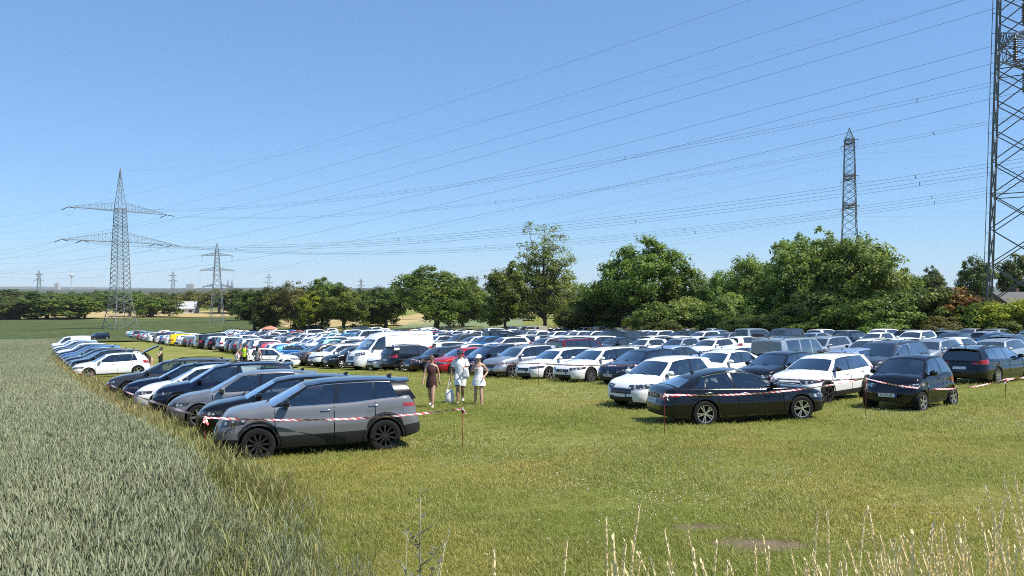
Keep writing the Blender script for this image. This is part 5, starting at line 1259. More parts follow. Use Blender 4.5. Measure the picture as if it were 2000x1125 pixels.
# -- right-hand second row, individually seen
GB = 'cars of the second row'
put_car('bigestate', 0, 19.2, 31.0, (.80, .60), 'black', 'black large estate with red tail lights at the right edge', group='front cars on the right')
put_car('bigsuv', 0, 15.3, 31.4, (-.80, -.60), 'anthracite', 'dark grey SUV facing the camera behind the city car', group='front cars on the right')
nearB = {-13.2: None, -10.2: None, -6.9: ('supermini', 'skyblue', 'pale blue small hatchback with red tail lamps right of the off-roader'), -3.8: ('boxy', 'silver', 'silver boxy off-roader showing its rear'), -1.2: ('supermini', 'white', 'white small hatchback with tall tail lamps left of the off-roader'),
         9.6: ('mpv', 'burgundy', 'burgundy people carrier showing its rear in the second row')}
for s, v in nearB.items():
    if v: rowA(v[0], 0, s, v[1], v[2], p=5.6, away=True, group=GB)
# -- all the other rows
CW = [('white', 30), ('pearl', 8), ('silver', 20), ('grey', 9), ('anthracite', 8), ('black', 11), ('navy', 5), ('blue', 4), ('steelblue', 4), ('skyblue', 2), ('red', 3), ('burgundy', 1), ('brown', 1), ('turquoise', 1), ('beige', 1)]
TW = [('hatch', 26), ('supermini', 18), ('estate', 17), ('suv', 15), ('littlesuv', 6), ('sedan', 6), ('mpv', 3), ('minicar', 7), ('bigsuv', 2), ('minibus', .5)]
def pick(r, W): 
    t = r.uniform(0, sum(w for _, w in W))
    for k, w in W:
        t -= w
        if t <= 0: return k
    return W[0][0]
rc = random.Random(41)
rows = [('front row', 0.0, True, 39.5, 186), ('second row', 5.6, True, -3, 176), ('third row', 17.0, False, -11, 160), ('fourth row', 22.4, True, -13, 150), ('fifth row', 34.0, False, -8, 112), ('sixth row', 39.4, True, -9, 104), ('seventh row', 50.6, False, -3, 86), ('eighth row', 56.0, True, -4, 80)]
cand = []
fixedA = {45.3: ('hatch', 'burgundy'), 42.4: ('supermini', 'white'), 39.5: ('hatch', 'blue'), 48.2: ('suv', 'silver')}
for rn, p, away, s0, s1 in rows:
    s = s0; row = []
    while s < s1:
        tn, c = pick(rc, TW), pick(rc, CW)
        if rn == 'front row':
            for fs, fv in fixedA.items():
                if abs(fs-s) < 1.2: tn, c = fv
            if 101 < s < 104.5: tn, c = 'microvan', 'yellow'
            if 92 < s < 95: tn, c = 'hatch', 'white'
        if rn == 'fourth row' and 88 < s < 91: tn, c = 'minibus', 'white'
        if rn == 'sixth row' and 96 < s < 99: tn, c = 'microvan', 'white'
        if rn == 'seventh row' and 88 < s < 91: tn, c = 'minibus', 'white'
        if rn == 'third row' and 68 < s < 71: tn, c = 'minibus', 'white'
        if c in ('red', 'turquoise') and s < 28: c = 'silver'
        aw = away if rc.random() > .06 else not away
        if rn == 'second row' and (s < -3.5 or abs(s-9.6) < 2.6 or abs(s+1.2) < 2.4): s += 2.75; continue
        if rc.random() < .93 or c == 'yellow':
            x, y, n = row_pt(s, p+rc.uniform(-.35, .35)); L = TYPES[tn]['L']; a = rc.gauss(0, .035); sg = 1 if aw else -1
            nx, ny = n[0]*math.cos(a)-n[1]*math.sin(a), n[0]*math.sin(a)+n[1]*math.cos(a); cx, cy = x+n[0]*L/2, y+n[1]*L/2
            row.append((cx, cy, (sg*nx, sg*ny), tn, c, rn))
        s += 2.72+rc.uniform(-.08, .30)
    row = [q for q in row if -.72 < q[0]/q[1] < .70]
    row.sort(key=lambda q: -q[0]/q[1])
    for k, q in enumerate(row): cand.append(q+(k,))
def ordn(k):
    k += 1; return '%d%s' % (k, 'th' if 10 <= k % 100 <= 20 else {1: 'st', 2: 'nd', 3: 'rd'}.get(k % 10, 'th'))
cand.sort(key=lambda q: q[1])
NB = max(0, 292-len(CARS)); far = []
for i, (x, y, h, tn, c, rn, k) in enumerate(cand):
    if i >= NB: far.append((x, y, h, tn, c)); continue
    lab = '%s %s, %s from the right among the %s cars of the block' % (CNAME[c], KIND[tn], ordn(k), rn)
    if tn == 'microvan' and c == 'yellow': lab = 'yellow small panel van in the far left of the front row'
    put_car(tn, 1 if y < 64 else 2, x, y, h, c, lab, group='cars of the '+rn)
if far:
    obs = []
    for (x, y, h, tn, c) in far:
        me = car_model(tn, 2)[0][2].copy()
        for j, m in enumerate(me.materials):
            if m.name.startswith('paint_'): me.materials[j] = PAINTS[c]
        o = link(bpy.data.objects.new('far_parked_cars', me)); o.matrix_world = car_matrix(x, y, h); obs.append(o)
    with bpy.context.temp_override(active_object=obs[0], object=obs[0], selected_objects=obs, selected_editable_objects=obs): bpy.ops.object.join()
    tag(obs[0], 'distant jumble of parked car roofs at the back of the block', 'cars', None, 'stuff')
# cars beyond the block, under and behind the trees
for (u, D, tn, c, h, lab) in ((1118, 118, 'suv', 'black', (.45, .89), 'black SUV in tall grass right of the poplar trunk'), (1178, 116, 'bigsuv', 'black', (.5, .87), 'second black SUV in tall grass, right of the first one'), (1046, 121, 'microvan', 'beige', (-.7, -.7), 'beige small van behind the poplar trunk'), (990, 124, 'mpv', 'black', (-.6, -.8), 'black people carrier beside the slim bare trunk'),
                              (642, 164, 'hatch', 'white', (-.7, -.7), 'white hatchback in the shade between tree trunks'), (604, 196, 'hatch', 'navy', (.6, .8), 'navy hatchback in deep shade under the brownish tree'), (620, 197, 'suv', 'navy', (.6, .8), 'navy SUV in deep shade beside the navy hatchback'), (588, 198, 'supermini', 'silver', (.6, .8), 'silver small hatchback in deep shade, left of the navy hatchback'),
                              (700, 160, 'mpv', 'brown', (-.7, -.7), 'dark brown people carrier under the tree line'), (728, 158, 'suv', 'white', (-.7, -.7), 'white SUV at the back under the tree line'), (875, 132, 'suv', 'anthracite', (.6, .8), 'dark grey SUV under the biggest round tree'), (905, 130, 'hatch', 'navy', (-.7, -.7), 'navy hatchback under the edge of the biggest round tree')):
    put_car(tn, 2, (u-1000)/FPX*D, D, h, c, lab, group='cars beyond the block')
# ------------------------------------------------------------------ barrier tape on thin posts
TAPE_R = simple('tape_red', (0.58, 0.075, 0.08), 0.45); TAPE_W = simple('tape_white', (0.74, 0.72, 0.70), 0.45); POST_R = simple('post_red_paint', (0.26, 0.03, 0.025), 0.6)
def tape(a, b, sag, label, width=.042, stripe=.085, turns=4.0):
    a, b = Vector(a), Vector(b); Lg = (b-a).length; n = max(16, int(Lg/.035)); mb = MB(); d = (b-a).normalized(); side = d.cross(Vector((0, 0, 1))).normalized(); rows = []
    for k in range(n+1):
        t = k/n; c = a.lerp(b, t)-Vector((0, 0, 4*sag*t*(1-t))); an = math.pi/2+.75*math.sin(turns*math.pi*t*2+.7)+.25*math.sin(17*t)
        w = side*math.cos(an)+Vector((0, 0, 1))*math.sin(an)
        rows.append([c+w*width*q for q in (-.5, -.17, .17, .5)])
    V = [p for r in rows for p in r]; FR, FW = [], []
    for k in range(n):
        for j in range(3):
            red = int((k*Lg/n+j*.034)/stripe) % 2
            (FR if red else FW).append((k*4+j, k*4+j+1, (k+1)*4+j+1, (k+1)*4+j))
    mb.add(V, FR, 0); b0 = len(mb.v); mb.f.extend(FW); mb.m.extend([1]*len(FW))
    o = mb.obj('barrier_tape', [TAPE_R, TAPE_W], None, True); return tag(o, label, 'barrier tape', 'red and white barrier tape runs')
def post(u, v, h, label, knot=True, lean=(0, 0)):
    x, y = ray_ground(u, v); z = gzf(x, y); t = empty('tape_post', (x, y, z)); mb = MB(); top = Vector((lean[0], lean[1], h))
    mb.tube([(0, 0, -.2), top*.5, top], .0085, 7); mb.obj('rod', POST_R, t, True)
    mb = MB(); lathe(mb, [(.003, h-.008), (.013, h-.002), (.013, h+.012), (.004, h+.02)], 8, (lean[0], lean[1], 0)); mb.obj('cap', POST_R, t)
    if knot:
        r = random.Random(int(u)); mb = MB()
        for k in range(5):
            aa = r.uniform(0, 6.28); e = Vector((math.cos(aa)*.09, math.sin(aa)*.09, -r.uniform(.02, .16))); c = top-Vector((0, 0, .05)); s = Vector((-math.sin(aa), math.cos(aa), .4)).normalized()*.03
            mb.add([c-s, c+s, c+e*.6+s, c+e*.6-s], [(0, 1, 2, 3)], k % 2); mb.add([c+e*.6-s, c+e*.6+s, c+e+s*.6, c+e-s*.6], [(0, 1, 2, 3)], (k+1) % 2)
        mb.tube([top-Vector((0, 0, .075)), top-Vector((0, 0, .02))], .022, 7, 1); mb.obj('tape_knot', [TAPE_R, TAPE_W], t)
    tag(t, label, 'post', 'thin posts carrying the tape'); return Vector((x, y, z))+top-Vector((0, 0, .045))
pA = post(400, 906, .97, 'thin red post at the nose of the flat grey crossover'); pB = post(903, 878, .93, 'thin red post standing alone in front of the walking people')
pC = post(1298, 848, .99, 'thin red post at the rear of the black four-door coupe'); pD = post(1691, 816, 1.09, 'thin red post in front of the tiny city car'); pE = post(1964, 782, .72, 'thin post with a big tape knot near the right edge')
pF = post(213, 790, .78, 'thin post at the nose of the long dark grey estate', knot=False); pG = post(179, 757, .80, 'thin dark post at the wheat edge near the open white hatchback', knot=False)
pH = post(803, 734, .92, 'thin post before the black SUV beside the van', knot=False); pI = post(1052, 753, .98, 'thin post before the white estate with black wheels', knot=False); pJ = post(1240, 770, 1.10, 'thin post before the navy hatchback', knot=False); pK = post(1505, 800, .97, 'thin post behind the black coupe bonnet', knot=False); pM = post(1428, 770, 1.0, 'thin post before the white saloon, hidden up to its top', knot=False)
tape(pA, pB, .13, 'long sagging tape across the flat grey crossover'); tape(pC, pD, .16, 'tape along the side of the black coupe', turns=3.6); tape(pD, pE, .30, 'deeply sagging tape before the city car and black estate')
tape(pA, pF, .06, 'tape across the noses of the near row by the wheat', .05); tape(pF, pG, .2, 'thin tape run towards the open white hatchback', .04)
tape(pH, pI, .12, 'tape behind the three walkers before the front row', .05); tape(pI, pJ, .05, 'tape across the white estates of the front row', .055); tape(pJ, pM, .06, 'tape passing behind the white small hatchback', .055); tape(pK, pD, .06, 'thin tape across the white small SUV', .045)
x, y = ray_ground(2090, 760); tape(pE, (x, y, gzf(x, y)+.9), .12, 'tape leaving the frame on the right', .06)
# striped beacon board in the lane
x, y = ray_ground(643, 715); t = empty('beacon_post', (x, y, gzf(x, y)), math.radians(8))
mb = MB(); mb.box((0, 0, .06), (.40, .62, .12), 0, None, .8); mb.obj('foot', MT['trim'], t)
mb = MB(); n = 44
for k in range(n):
    for j in range(8):
        z0, z1 = .14+.98*k/n, .14+.98*(k+1)/n; x0, x1 = -.135+.27*j/8, -.135+.27*(j+1)/8; red = int(((k/n)*.98+(j/8)*.27*.9)/.165) % 2
        for yy in (-.012, .012): mb.add([(x0, yy, z0), (x1, yy, z0), (x1, yy, z1), (x0, yy, z1)], [(0, 1, 2, 3)], 0 if red else 1)
mb.box((0, 0, .63), (.262, .022, .97), 1); mb.obj('striped_board', [TAPE_R, TAPE_W], t); tag(t, 'red and white striped beacon board standing in the grass lane', 'beacon')
x, y = ray_ground(636, 716); t = empty('grass_tuft', (x, y-.2, gzf(x, y))); me = blade_mesh('beacon_tuft', *blades(901, 60, .75, .22, .009, .4, seg=3), VM); link(bpy.data.objects.new('blade_cluster', me), t); tag(t, 'tall grass tuft at the foot of the striped beacon', 'grass tuft')

# ------------------------------------------------------------------ number plates and badges on the nearest cars
def plate_text(root, tname, txt, front=True):
    P = TYPES[tname]; L = P['L']; z = ((.43+.535)/2 if P['grille'][0] > .5 else .45) if front else ((.70+.805)/2 if P['clad'] else .672)
    cu = bpy.data.curves.new('plate_text', 'FONT'); cu.body = txt; cu.size = .105; cu.align_x = 'CENTER'; cu.align_y = 'CENTER'; cu.space_character = .95
    tmp = bpy.data.objects.new('tmp_text', cu); COL.objects.link(tmp); dg = bpy.context.evaluated_depsgraph_get(); me = bpy.data.meshes.new_from_object(tmp.evaluated_get(dg)); bpy.data.objects.remove(tmp); me.materials.clear(); me.materials.append(MT['plate_ink']); o = bpy.data.objects.new('plate_text', me); par = [c for c in root.children if c.name.startswith('number_plate')]; cs = []
    for c in par:
        vx = [v.co.x for v in c.data.vertices]; cs.append((sum(vx)/len(vx), c))
    c = max(cs, key=lambda q: q[0])[1] if front else min(cs, key=lambda q: q[0])[1]; xx = (max if front else min)(v.co.x for v in c.data.vertices)
    link(o, c); o.rotation_euler = (math.radians(90), 0, math.radians(90 if front else -90)); o.location = (xx+(.004 if front else -.004), -.022 if front else .022, z-.002)
plate_text(smart, 'city', 'K ZV 62'); plate_text(cla, 'coupe', 'K AZ 1070', False); plate_text(golf, 'hatch', 'SU PR 18')
def badge_star(root, tname):
    P = TYPES[tname]; L = P['L']; z = (P['grille'][0]+P['grille'][1])/2+.01; mb = MB(); xx = L/2+.035; r = .085
    mb.tube([(xx, r*math.cos(a), z+r*math.sin(a)) for a in [2*math.pi*k/20 for k in range(21)]], .008, 5, caps=False)
    for k in range(3): a = math.pi/2+k*2*math.pi/3; mb.bar((xx, 0, z), (xx, r*math.cos(a), z+r*math.sin(a)), .020, 0, .006)
    mb.obj('grille_emblem', MT['chrome'], root)
badge_star(ecl, 'bigestate')
def badge_ring(root, tname, sg=1, cz=None, letters=True):
    P = TYPES[tname]; L = P['L']; z = cz or (P['grille'][0]+P['grille'][1])/2+.02; mb = MB(); xx = sg*(L/2+.02); r = .06
    mb.tube([(xx, r*math.cos(a), z+r*math.sin(a)) for a in [2*math.pi*k/18 for k in range(19)]], .007, 5, caps=False)
    for pts in (((-.022, .045), (0, .006), (.022, .045)), ((-.045, .02), (-.022, -.045), (0, -.004), (.022, -.045), (.045, .02))): mb.tube([(xx, a, z+b) for a, b in pts], .006, 4)
    mb.obj('grille_emblem', MT['chrome'], root)
badge_ring(golf, 'hatch')
# headlamp claws of the crossover and rack on the yellow van stay small: three bright bars by each lamp
for s in (1, -1):
    for k in range(3):
        mb = MB(); P = TYPES['crossover']; x0 = P['L']/2-.30-.055*k; mb.bar((x0, s*(P['W']/2-.055+.012*k), .70), (x0-.05, s*(P['W']/2-.045+.012*k), .83), .016); mb.obj('lamp_claw', MT['chrome'], c2008)
# white decals on the doors of the lane hatchback are too faint to read and left out

# ------------------------------------------------------------------ people
SKIN = simple('skin', (0.50, 0.30, 0.21), 0.5); SKIN2 = simple('tanned_skin', (0.40, 0.22, 0.145), 0.5)
def cloth(name, col, rough=.85):
    m = mat(name); nt = m.node_tree; b = pbsdf(m); tc = N(nt, 'ShaderNodeTexCoord'); d = noise(nt, tc.outputs['Object'], 9, 4, .6)
    nt.links.new(mixc(nt, .35, col, ramp(nt, d, [(.3, (.7, .7, .7)), (.7, (1.2, 1.2, 1.2))]), 'MULTIPLY'), b.inputs['Base Color']); b.inputs['Roughness'].default_value = rough
    bp = N(nt, 'ShaderNodeBump'); bp.inputs['Strength'].default_value = .6; bp.inputs['Distance'].default_value = .03; nt.links.new(d, bp.inputs['Height']); nt.links.new(bp.outputs[0], b.inputs['Normal']); return m
CL = dict(plum=cloth('plum_cloth', (0.060, 0.020, 0.022)), white=cloth('white_cloth', (0.86, 0.86, 0.86)), navy=cloth('navy_cap', (0.03, 0.04, 0.07)), black=cloth('black_cloth', (0.012, 0.012, 0.013)), hivis=cloth('hivis_cloth', (0.62, 0.80, 0.02), .6), greyc=cloth('grey_cloth', (0.22, 0.22, 0.24)), peach=cloth('peach_cloth', (0.55, 0.33, 0.25)), jeans=cloth('dark_jeans', (0.03, 0.04, 0.07)), red=cloth('red_cloth', (.3, .03, .03)))
HAIR = dict(brown=simple('brown_hair', (0.10, 0.052, 0.025), .55), dark=simple('dark_hair', (0.012, 0.010, 0.009), .5), fair=simple('fair_hair', (0.28, 0.17, 0.08), .5))
SHOE = simple('shoe', (0.03, 0.03, 0.035), .6); SHOEW = simple('white_shoe', (0.6, 0.6, 0.6), .6)
def ell(c, rx, ry, n=14, tilt=None):
    out = []
    for k in range(n):
        a = 2*math.pi*k/n; p = Vector((rx*math.cos(a), ry*math.sin(a), 0))
        if tilt is not None: p = tilt @ p
        out.append((c[0]+p.x, c[1]+p.y, c[2]+p.z))
    return out
def person(x, y, head, H, label, arms, legs, skin=SKIN, lean=0.0, group=None, hair=None, female=True, headturn=0.0):
    """arms: {s: (elbow, wrist)}, legs: {s: (knee, ankle)} in body heights (x forward, y left); one skinned body"""
    rt = empty('person', (x, y, gzf(x, y)), math.atan2(head[1], head[0])); V, E, R = [], [], []
    def bend(p):      # lean the trunk about the hips
        z = p[2]-.53
        return (p[0]+math.sin(lean)*z, p[1], .53+math.cos(lean)*z) if z > 0 else p
    def add(p, r, par=None, b=True):
        q = bend(p) if b else p
        V.append((q[0]*H, q[1]*H, q[2]*H)); R.append(tuple(v*H for v in (r if isinstance(r, tuple) else (r, r))))
        if par is not None: E.append((par, len(V)-1))
        return len(V)-1
    k = .92 if female else 1.05
    pel = add((0, 0, .53), (.062, .080*(1.05 if female else 1))); wa = add((.004, 0, .62), (.052*k, .066*k), pel); ch = add((.006, 0, .72), (.062*k, .080*k), wa); uc = add((0, 0, .785), (.048*k, .075*k), ch)
    nk = add((.002, 0, .835), .030*k, uc); hl = add((.012, 0, .872), (.040, .036), nk); hm = add((.012, 0, .925), (.056, .046), hl); ht = add((.006, 0, .968), (.040, .036), hm)
    ns = add((.070, 0, .915), .007, hm); J = {}
    for s in (1, -1):
        sh = add((0, s*.098*k, .795), .034*k, uc); el, wr = arms[s]; e = add(el, .023*k, sh, False); w = add(wr, .016*k, e, False)
        d = (Vector(wr)-Vector(el)).normalized(); pm = Vector(wr)+d*.035; p = add(tuple(pm), (.013, .020), w, False)
        side = d.cross(Vector((1, 0, .2))).normalized(); nrm = d.cross(side)
        for f, ln in ((-1.4, .036), (-.5, .044), (.4, .042), (1.3, .034)):
            b_ = pm+d*.018+side*f*.0072; q = add(tuple(b_), .0052, p, False); q2 = add(tuple(b_+d*ln*.55+nrm*.004), .0047, q, False); add(tuple(b_+d*ln*.9+nrm*.014), .0040, q2, False)
        b_ = Vector(wr)+d*.012+side*.016; q = add(tuple(b_), .006, w, False); add(tuple(b_+d*.026+side*.012), .0052, q, False)
        hp = add((0, s*.050, .515), .052, pel, False); kn, an = legs[s]; kk = add(kn, .033, hp, False); cf = add(tuple(Vector(kn).lerp(Vector(an), .3)), .034, kk, False); aa = add(an, .020, cf, False); add((an[0]+.06, an[1]+s*.008, an[2]-.018), (.016, .020), aa, False)
        J[s] = dict(sh=Vector(bend((0, s*.098*k, .795))), el=Vector(el), wr=Vector(wr), hp=Vector((0, s*.05, .515)), kn=Vector(kn), an=Vector(an), palm=pm)
    me = bpy.data.meshes.new('person_skeleton'); me.from_pydata(V, E, []); o = bpy.data.objects.new('person_tmp', me); COL.objects.link(o)
    md = o.modifiers.new('s', 'SKIN'); md.use_smooth_shade = True; md.branch_smoothing = .4
    for i, r in enumerate(R): sv = me.skin_vertices[0].data[i]; sv.radius = r; sv.use_root = (i == 0)
    ss = o.modifiers.new('u', 'SUBSURF'); ss.levels = 2; ss.render_levels = 2
    dg = bpy.context.evaluated_depsgraph_get(); nm = bpy.data.meshes.new_from_object(o.evaluated_get(dg)); bpy.data.objects.remove(o)
    nm.materials.clear(); nm.materials.append(skin); body = link(bpy.data.objects.new('body', nm), rt)
    hc = Vector(bend((.010, 0, .93)))*H
    for s in (1, -1):      # eyes and ears
        mb = MB(); mb.tube([hc+Vector((.047, s*.019, .0))*H, hc+Vector((.055, s*.019, .0))*H], .006*H, 6); mb.obj('eye', MT['gloss'], rt)
        mb = MB(); mb.tube([hc+Vector((-.004, s*.046, -.004))*H, hc+Vector((-.008, s*.053, 0))*H], [.015*H, .011*H], 7); mb.obj('ear', skin, rt, True)
    mb = MB(); mb.tube([hc+Vector((.052, -.012, -.034))*H, hc+Vector((.056, 0, -.035))*H, hc+Vector((.052, .012, -.034))*H], .0035*H, 5); mb.obj('mouth', CL['red'], rt)
    tag(rt, label, 'person', group)
    return rt, J, hc, bend
def ringset(rt, name, rings, m, H, bend=None, cap=False):
    mb = MB(); rr = []
    for (c, rx, ry) in rings:
        cc = bend(c) if bend else c; rr.append(ell((cc[0]*H, cc[1]*H, cc[2]*H), rx*H, ry*H, 18))
    r = random.Random(len(rings)); 
    rr = [[(p[0]*(1+r.uniform(-.015, .015)), p[1]*(1+r.uniform(-.015, .015)), p[2]) for p in q] for q in rr]
    mb.loft(rr, cap=cap); return mb.obj(name, m, rt, True)
def limb(rt, name, pts, rad, m, H):
    mb = MB(); mb.tube([p*H for p in pts], [q*H for q in rad], 12, caps=False); return mb.obj(name, m, rt, True)
def hairdo(rt, hc, H, m, kind):
    mb = MB(); rg = []
    for i in range(8):
        t = i/7; a = math.pi*(.02+.60*t); z = math.cos(a)*.066; r = math.sin(a); rg.append([(p[0]-.012*H-.012*H*t, p[1], p[2]) for p in ell((hc.x, hc.y, hc.z+z*H), .060*r*H, .055*r*H, 14)])
    mb.loft(rg)
    if kind == 'long':
        mb.loft([ell((hc.x-.045*H-.012*H*q, hc.y, hc.z-.02*H-.13*H*q), .030*H*(1-.4*q), .052*H*(1-.3*q), 12) for q in (0, .3, .6, .85, 1)])
    elif kind == 'tail': mb.tube([hc+Vector((-.060, 0, .02))*H, hc+Vector((-.085, 0, -.01))*H, hc+Vector((-.080, 0, -.09))*H], [.018*H, .024*H, .006*H], 8)
    elif kind == 'bun': mb.tube([hc+Vector((-.05, 0, .05))*H, hc+Vector((-.075, 0, .075))*H], [.03*H, .022*H], 9)
    mb.obj('hair', m, rt, True)
def cap_(rt, hc, H, m, back=False):
    mb = MB(); rg = []
    for i in range(7):
        a = math.pi*.5*(i/6); rg.append(ell((hc.x, hc.y, hc.z+.012*H+.058*H*math.sin(a)), .066*H*max(math.cos(a), .02), .060*H*max(math.cos(a), .02), 16))
    mb.loft(rg); mb.obj('cap', m, rt, True)
    mb = MB(); sg = -1 if back else 1
    lo = [(hc.x+sg*(.045+.065*math.sin(q))*H, hc.y+.052*H*math.cos(q), hc.z+(.012-.012*math.sin(q))*H) for q in [math.pi*k/10 for k in range(11)]]
    V = lo+[(p[0], p[1], p[2]+.006*H) for p in lo]; n = 11; mb.add(V, [tuple(range(n)), tuple(range(2*n-1, n-1, -1))]+[(i, i+1, n+i+1, n+i) for i in range(n-1)]+[(n-1, 0, n, 2*n-1)]); mb.obj('cap_brim', m, rt)
def shoes(rt, J, H, m):
    for s in (1, -1):
        a = J[s]['an']; mb = MB(); z0 = (a.z-.032)*H
        mb.loft([[(a.x*H+xx*H, (a.y+s*.006)*H+p[0]*w*H, z0+p[1]*h*H) for p in ((-1, 0), (1, 0), (1, .6), (.6, 1), (-.6, 1), (-1, .6))] for xx, w, h in ((-.032, .018, .045), (-.01, .022, .05), (.04, .025, .034), (.085, .022, .022), (.098, .010, .012))]); mb.obj('shoe', m, rt, True)
def glasses(rt, hc, H):
    mb = MB(); mb.box((hc.x+.056*H, hc.y, hc.z+.002*H), (.008*H, .078*H, .020*H)); mb.obj('sunglasses', MT['gloss'], rt)
GP = 'people walking towards the camera'
# woman in plum dress
x, y = ray_ground(843, 796); H = 1.70
rt, J, hc, bd = person(x, y, (-.02, -1), H, 'woman in a short plum dress and sunglasses walking barefoot-legged', {1: ((-.045, .13, .645), (-.03, .15, .50)), -1: ((.03, -.13, .64), (.085, -.145, .50))}, {1: ((.085, .035, .29), (.12, .03, .045)), -1: ((.01, -.04, .28), (-.115, -.035, .075))}, group=GP)
rt['label'] = 'woman in short plum dress and sunglasses, left of the walking trio'
ringset(rt, 'dress', [((0, 0, .385), .085, .108), ((0, 0, .44), .086, .106), ((0, 0, .52), .085, .100), ((.002, 0, .58), .075, .086), ((.004, 0, .63), .064, .075), ((.008, 0, .70), .076, .086), ((.006, 0, .745), .075, .088), ((0, 0, .785), .058, .080), ((0, 0, .815), .046, .055)], CL['plum'], H)
hairdo(rt, hc, H, HAIR['brown'], 'tail'); glasses(rt, hc, H); shoes(rt, J, H, SHOEW)
# man in white with bag
x, y = ray_ground(899, 789); H = 1.83
rt, J, hc, bd = person(x, y, (.05, -1), H, 'man in white polo and shorts with dark cap carrying a white bag', {1: ((.05, .135, .66), (.13, .09, .67)), -1: ((.0, -.14, .64), (.03, -.165, .50))}, {1: ((.02, .045, .285), (-.115, .04, .08)), -1: ((.09, -.045, .29), (.115, -.04, .045))}, skin=SKIN2, group=GP, female=False)
ringset(rt, 'polo_shirt', [((0, 0, .47), .078, .102), ((0, 0, .54), .080, .102), ((.004, 0, .62), .074, .094), ((.008, 0, .71), .080, .104), ((.004, 0, .765), .074, .112), ((0, 0, .805), .055, .098), ((0, 0, .832), .040, .052)], CL['white'], H)
for s in (1, -1):
    limb(rt, 'sleeve', [J[s]['sh']+Vector((0, -s*.02, .012)), J[s]['sh'].lerp(J[s]['el'], .4), J[s]['sh'].lerp(J[s]['el'], .78)], [.046, .044, .046], CL['white'], H)
    limb(rt, 'shorts_leg', [J[s]['hp']+Vector((0, 0, .03)), J[s]['hp'].lerp(J[s]['kn'], .45), J[s]['hp'].lerp(J[s]['kn'], .78)], [.066, .062, .058], CL['white'], H)
hairdo(rt, hc, H, HAIR['dark'], 'short'); cap_(rt, hc, H, CL['navy']); shoes(rt, J, H, SHOEW)
Mw = Matrix.Translation((x, y, gzf(x, y))) @ Matrix.Rotation(math.atan2(-1, .05), 4, 'Z'); hp_ = Mw @ (J[-1]['palm']*H)
t = empty('tote_bag', (hp_.x-.04, hp_.y, gzf(hp_.x, hp_.y)+.02), .2); hz_ = hp_.z-gzf(hp_.x, hp_.y)-.02; mb = MB(); r_ = random.Random(3)
mb.loft([ell((r_.uniform(-.01, .01), 0, z*hz_), rx, ry, 16) for z, rx, ry in ((.0, .08, .05), (.04, .145, .085), (.22, .16, .095), (.42, .135, .08), (.56, .10, .05))]); mb.obj('bag', CL['white'], t, True)
for s in (-1, 1):
    mb = MB(); mb.tube([(s*.075, 0, .55*hz_), (s*.035, 0, .8*hz_), (0.01*s, 0, 1.0*hz_)], .012, 5); mb.obj('handle', CL['white'], t)
tag(t, 'full white cloth bag carried by the man in white', 'bag')
hp2 = Mw @ (J[1]['palm']*H); mb = MB(); t = empty('folded_towel', (hp2.x+.04, hp2.y-.02, hp2.z-.36)); mb.loft([ell((.02*math.sin(z*9), 0, z), .10*(1+.15*math.sin(z*14)), .025, 12) for z in (0, .1, .2, .3, .36)]); mb.obj('cloth', CL['white'], t, True); tag(t, 'pale folded cloth hanging from the left arm of the man in white', 'cloth')
# woman in white dress
x, y = ray_ground(935, 793); H = 1.68
rt, J, hc, bd = person(x, y, (-.12, -1), H, 'woman in short white dress and white cap right of the man', {1: ((-.04, .17, .66), (.05, .12, .575)), -1: ((.02, -.145, .655), (.11, -.05, .70))}, {1: ((.055, .055, .285), (.09, .075, .045)), -1: ((.02, -.055, .285), (-.06, -.075, .05))}, group=GP)
ringset(rt, 'dress', [((0, 0, .40), .105, .140), ((0, 0, .45), .102, .134), ((0, 0, .53), .090, .110), ((.002, 0, .58), .076, .090), ((.004, 0, .63), .064, .076), ((.008, 0, .70), .078, .088), ((.008, 0, .75), .070, .082)], CL['white'], H)
hairdo(rt, hc, H, HAIR['dark'], 'long'); cap_(rt, hc, H, CL['white']); shoes(rt, J, H, SHOE)
for s in (1, -1): limb(rt, 'strap', [Vector((.045, s*.045, .745)), Vector((.012, s*.055, .825)), Vector((-.045, s*.045, .75))], [.006, .006, .006], CL['white'], H)
GQ = 'people standing in the grass lane'
def standing(u, D, H, hd, label, top, bottom, hair, hk, female=True, skin=SKIN, hv=False):
    x = (u-1000)/FPX*D; rt, J, hc, bd = person(x, D, hd, H, label, {1: ((-.02, .15, .65), (.05, .15, .53)), -1: ((-.02, -.15, .65), (.04, -.155, .53))}, {1: ((.03, .05, .285), (.03, .055, .045)), -1: ((.0, -.05, .285), (-.03, -.055, .045))}, skin=skin, group=GQ, female=female)
    ringset(rt, 'top', [((0, 0, .49), .078, .100), ((0, 0, .56), .078, .096), ((.004, 0, .63), .070, .084), ((.008, 0, .71), .080, .098), ((.002, 0, .775), .066, .102), ((0, 0, .815), .044, .07)], CL[top], H)
    if hv:
        for z in (.56, .65): ringset(rt, 'reflective_band', [((.004, 0, z-.008), .080, .096), ((.004, 0, z+.008), .080, .096)], CL['white'], H)
        for s in (1, -1): limb(rt, 'sleeve', [J[s]['sh'], J[s]['sh'].lerp(J[s]['el'], .8)], [.044, .042], CL['greyc'], H)
    if bottom == 'skirt': ringset(rt, 'skirt', [((0, 0, .28), .11, .13), ((0, 0, .40), .10, .12), ((0, 0, .52), .085, .10), ((0, 0, .60), .068, .08)], CL['white'], H)
    else:
        for s in (1, -1): limb(rt, 'trouser_leg', [J[s]['hp']+Vector((0, 0, .03)), J[s]['kn'], J[s]['an']], [.066, .048, .038], CL[bottom], H)
    hairdo(rt, hc, H, HAIR[hair], hk); shoes(rt, J, H, SHOE); return rt
standing(463, 46.0, 1.66, (.75, .65), 'woman in white strap top and pale skirt beside the hi-vis steward', 'white', 'skirt', 'dark', 'long')
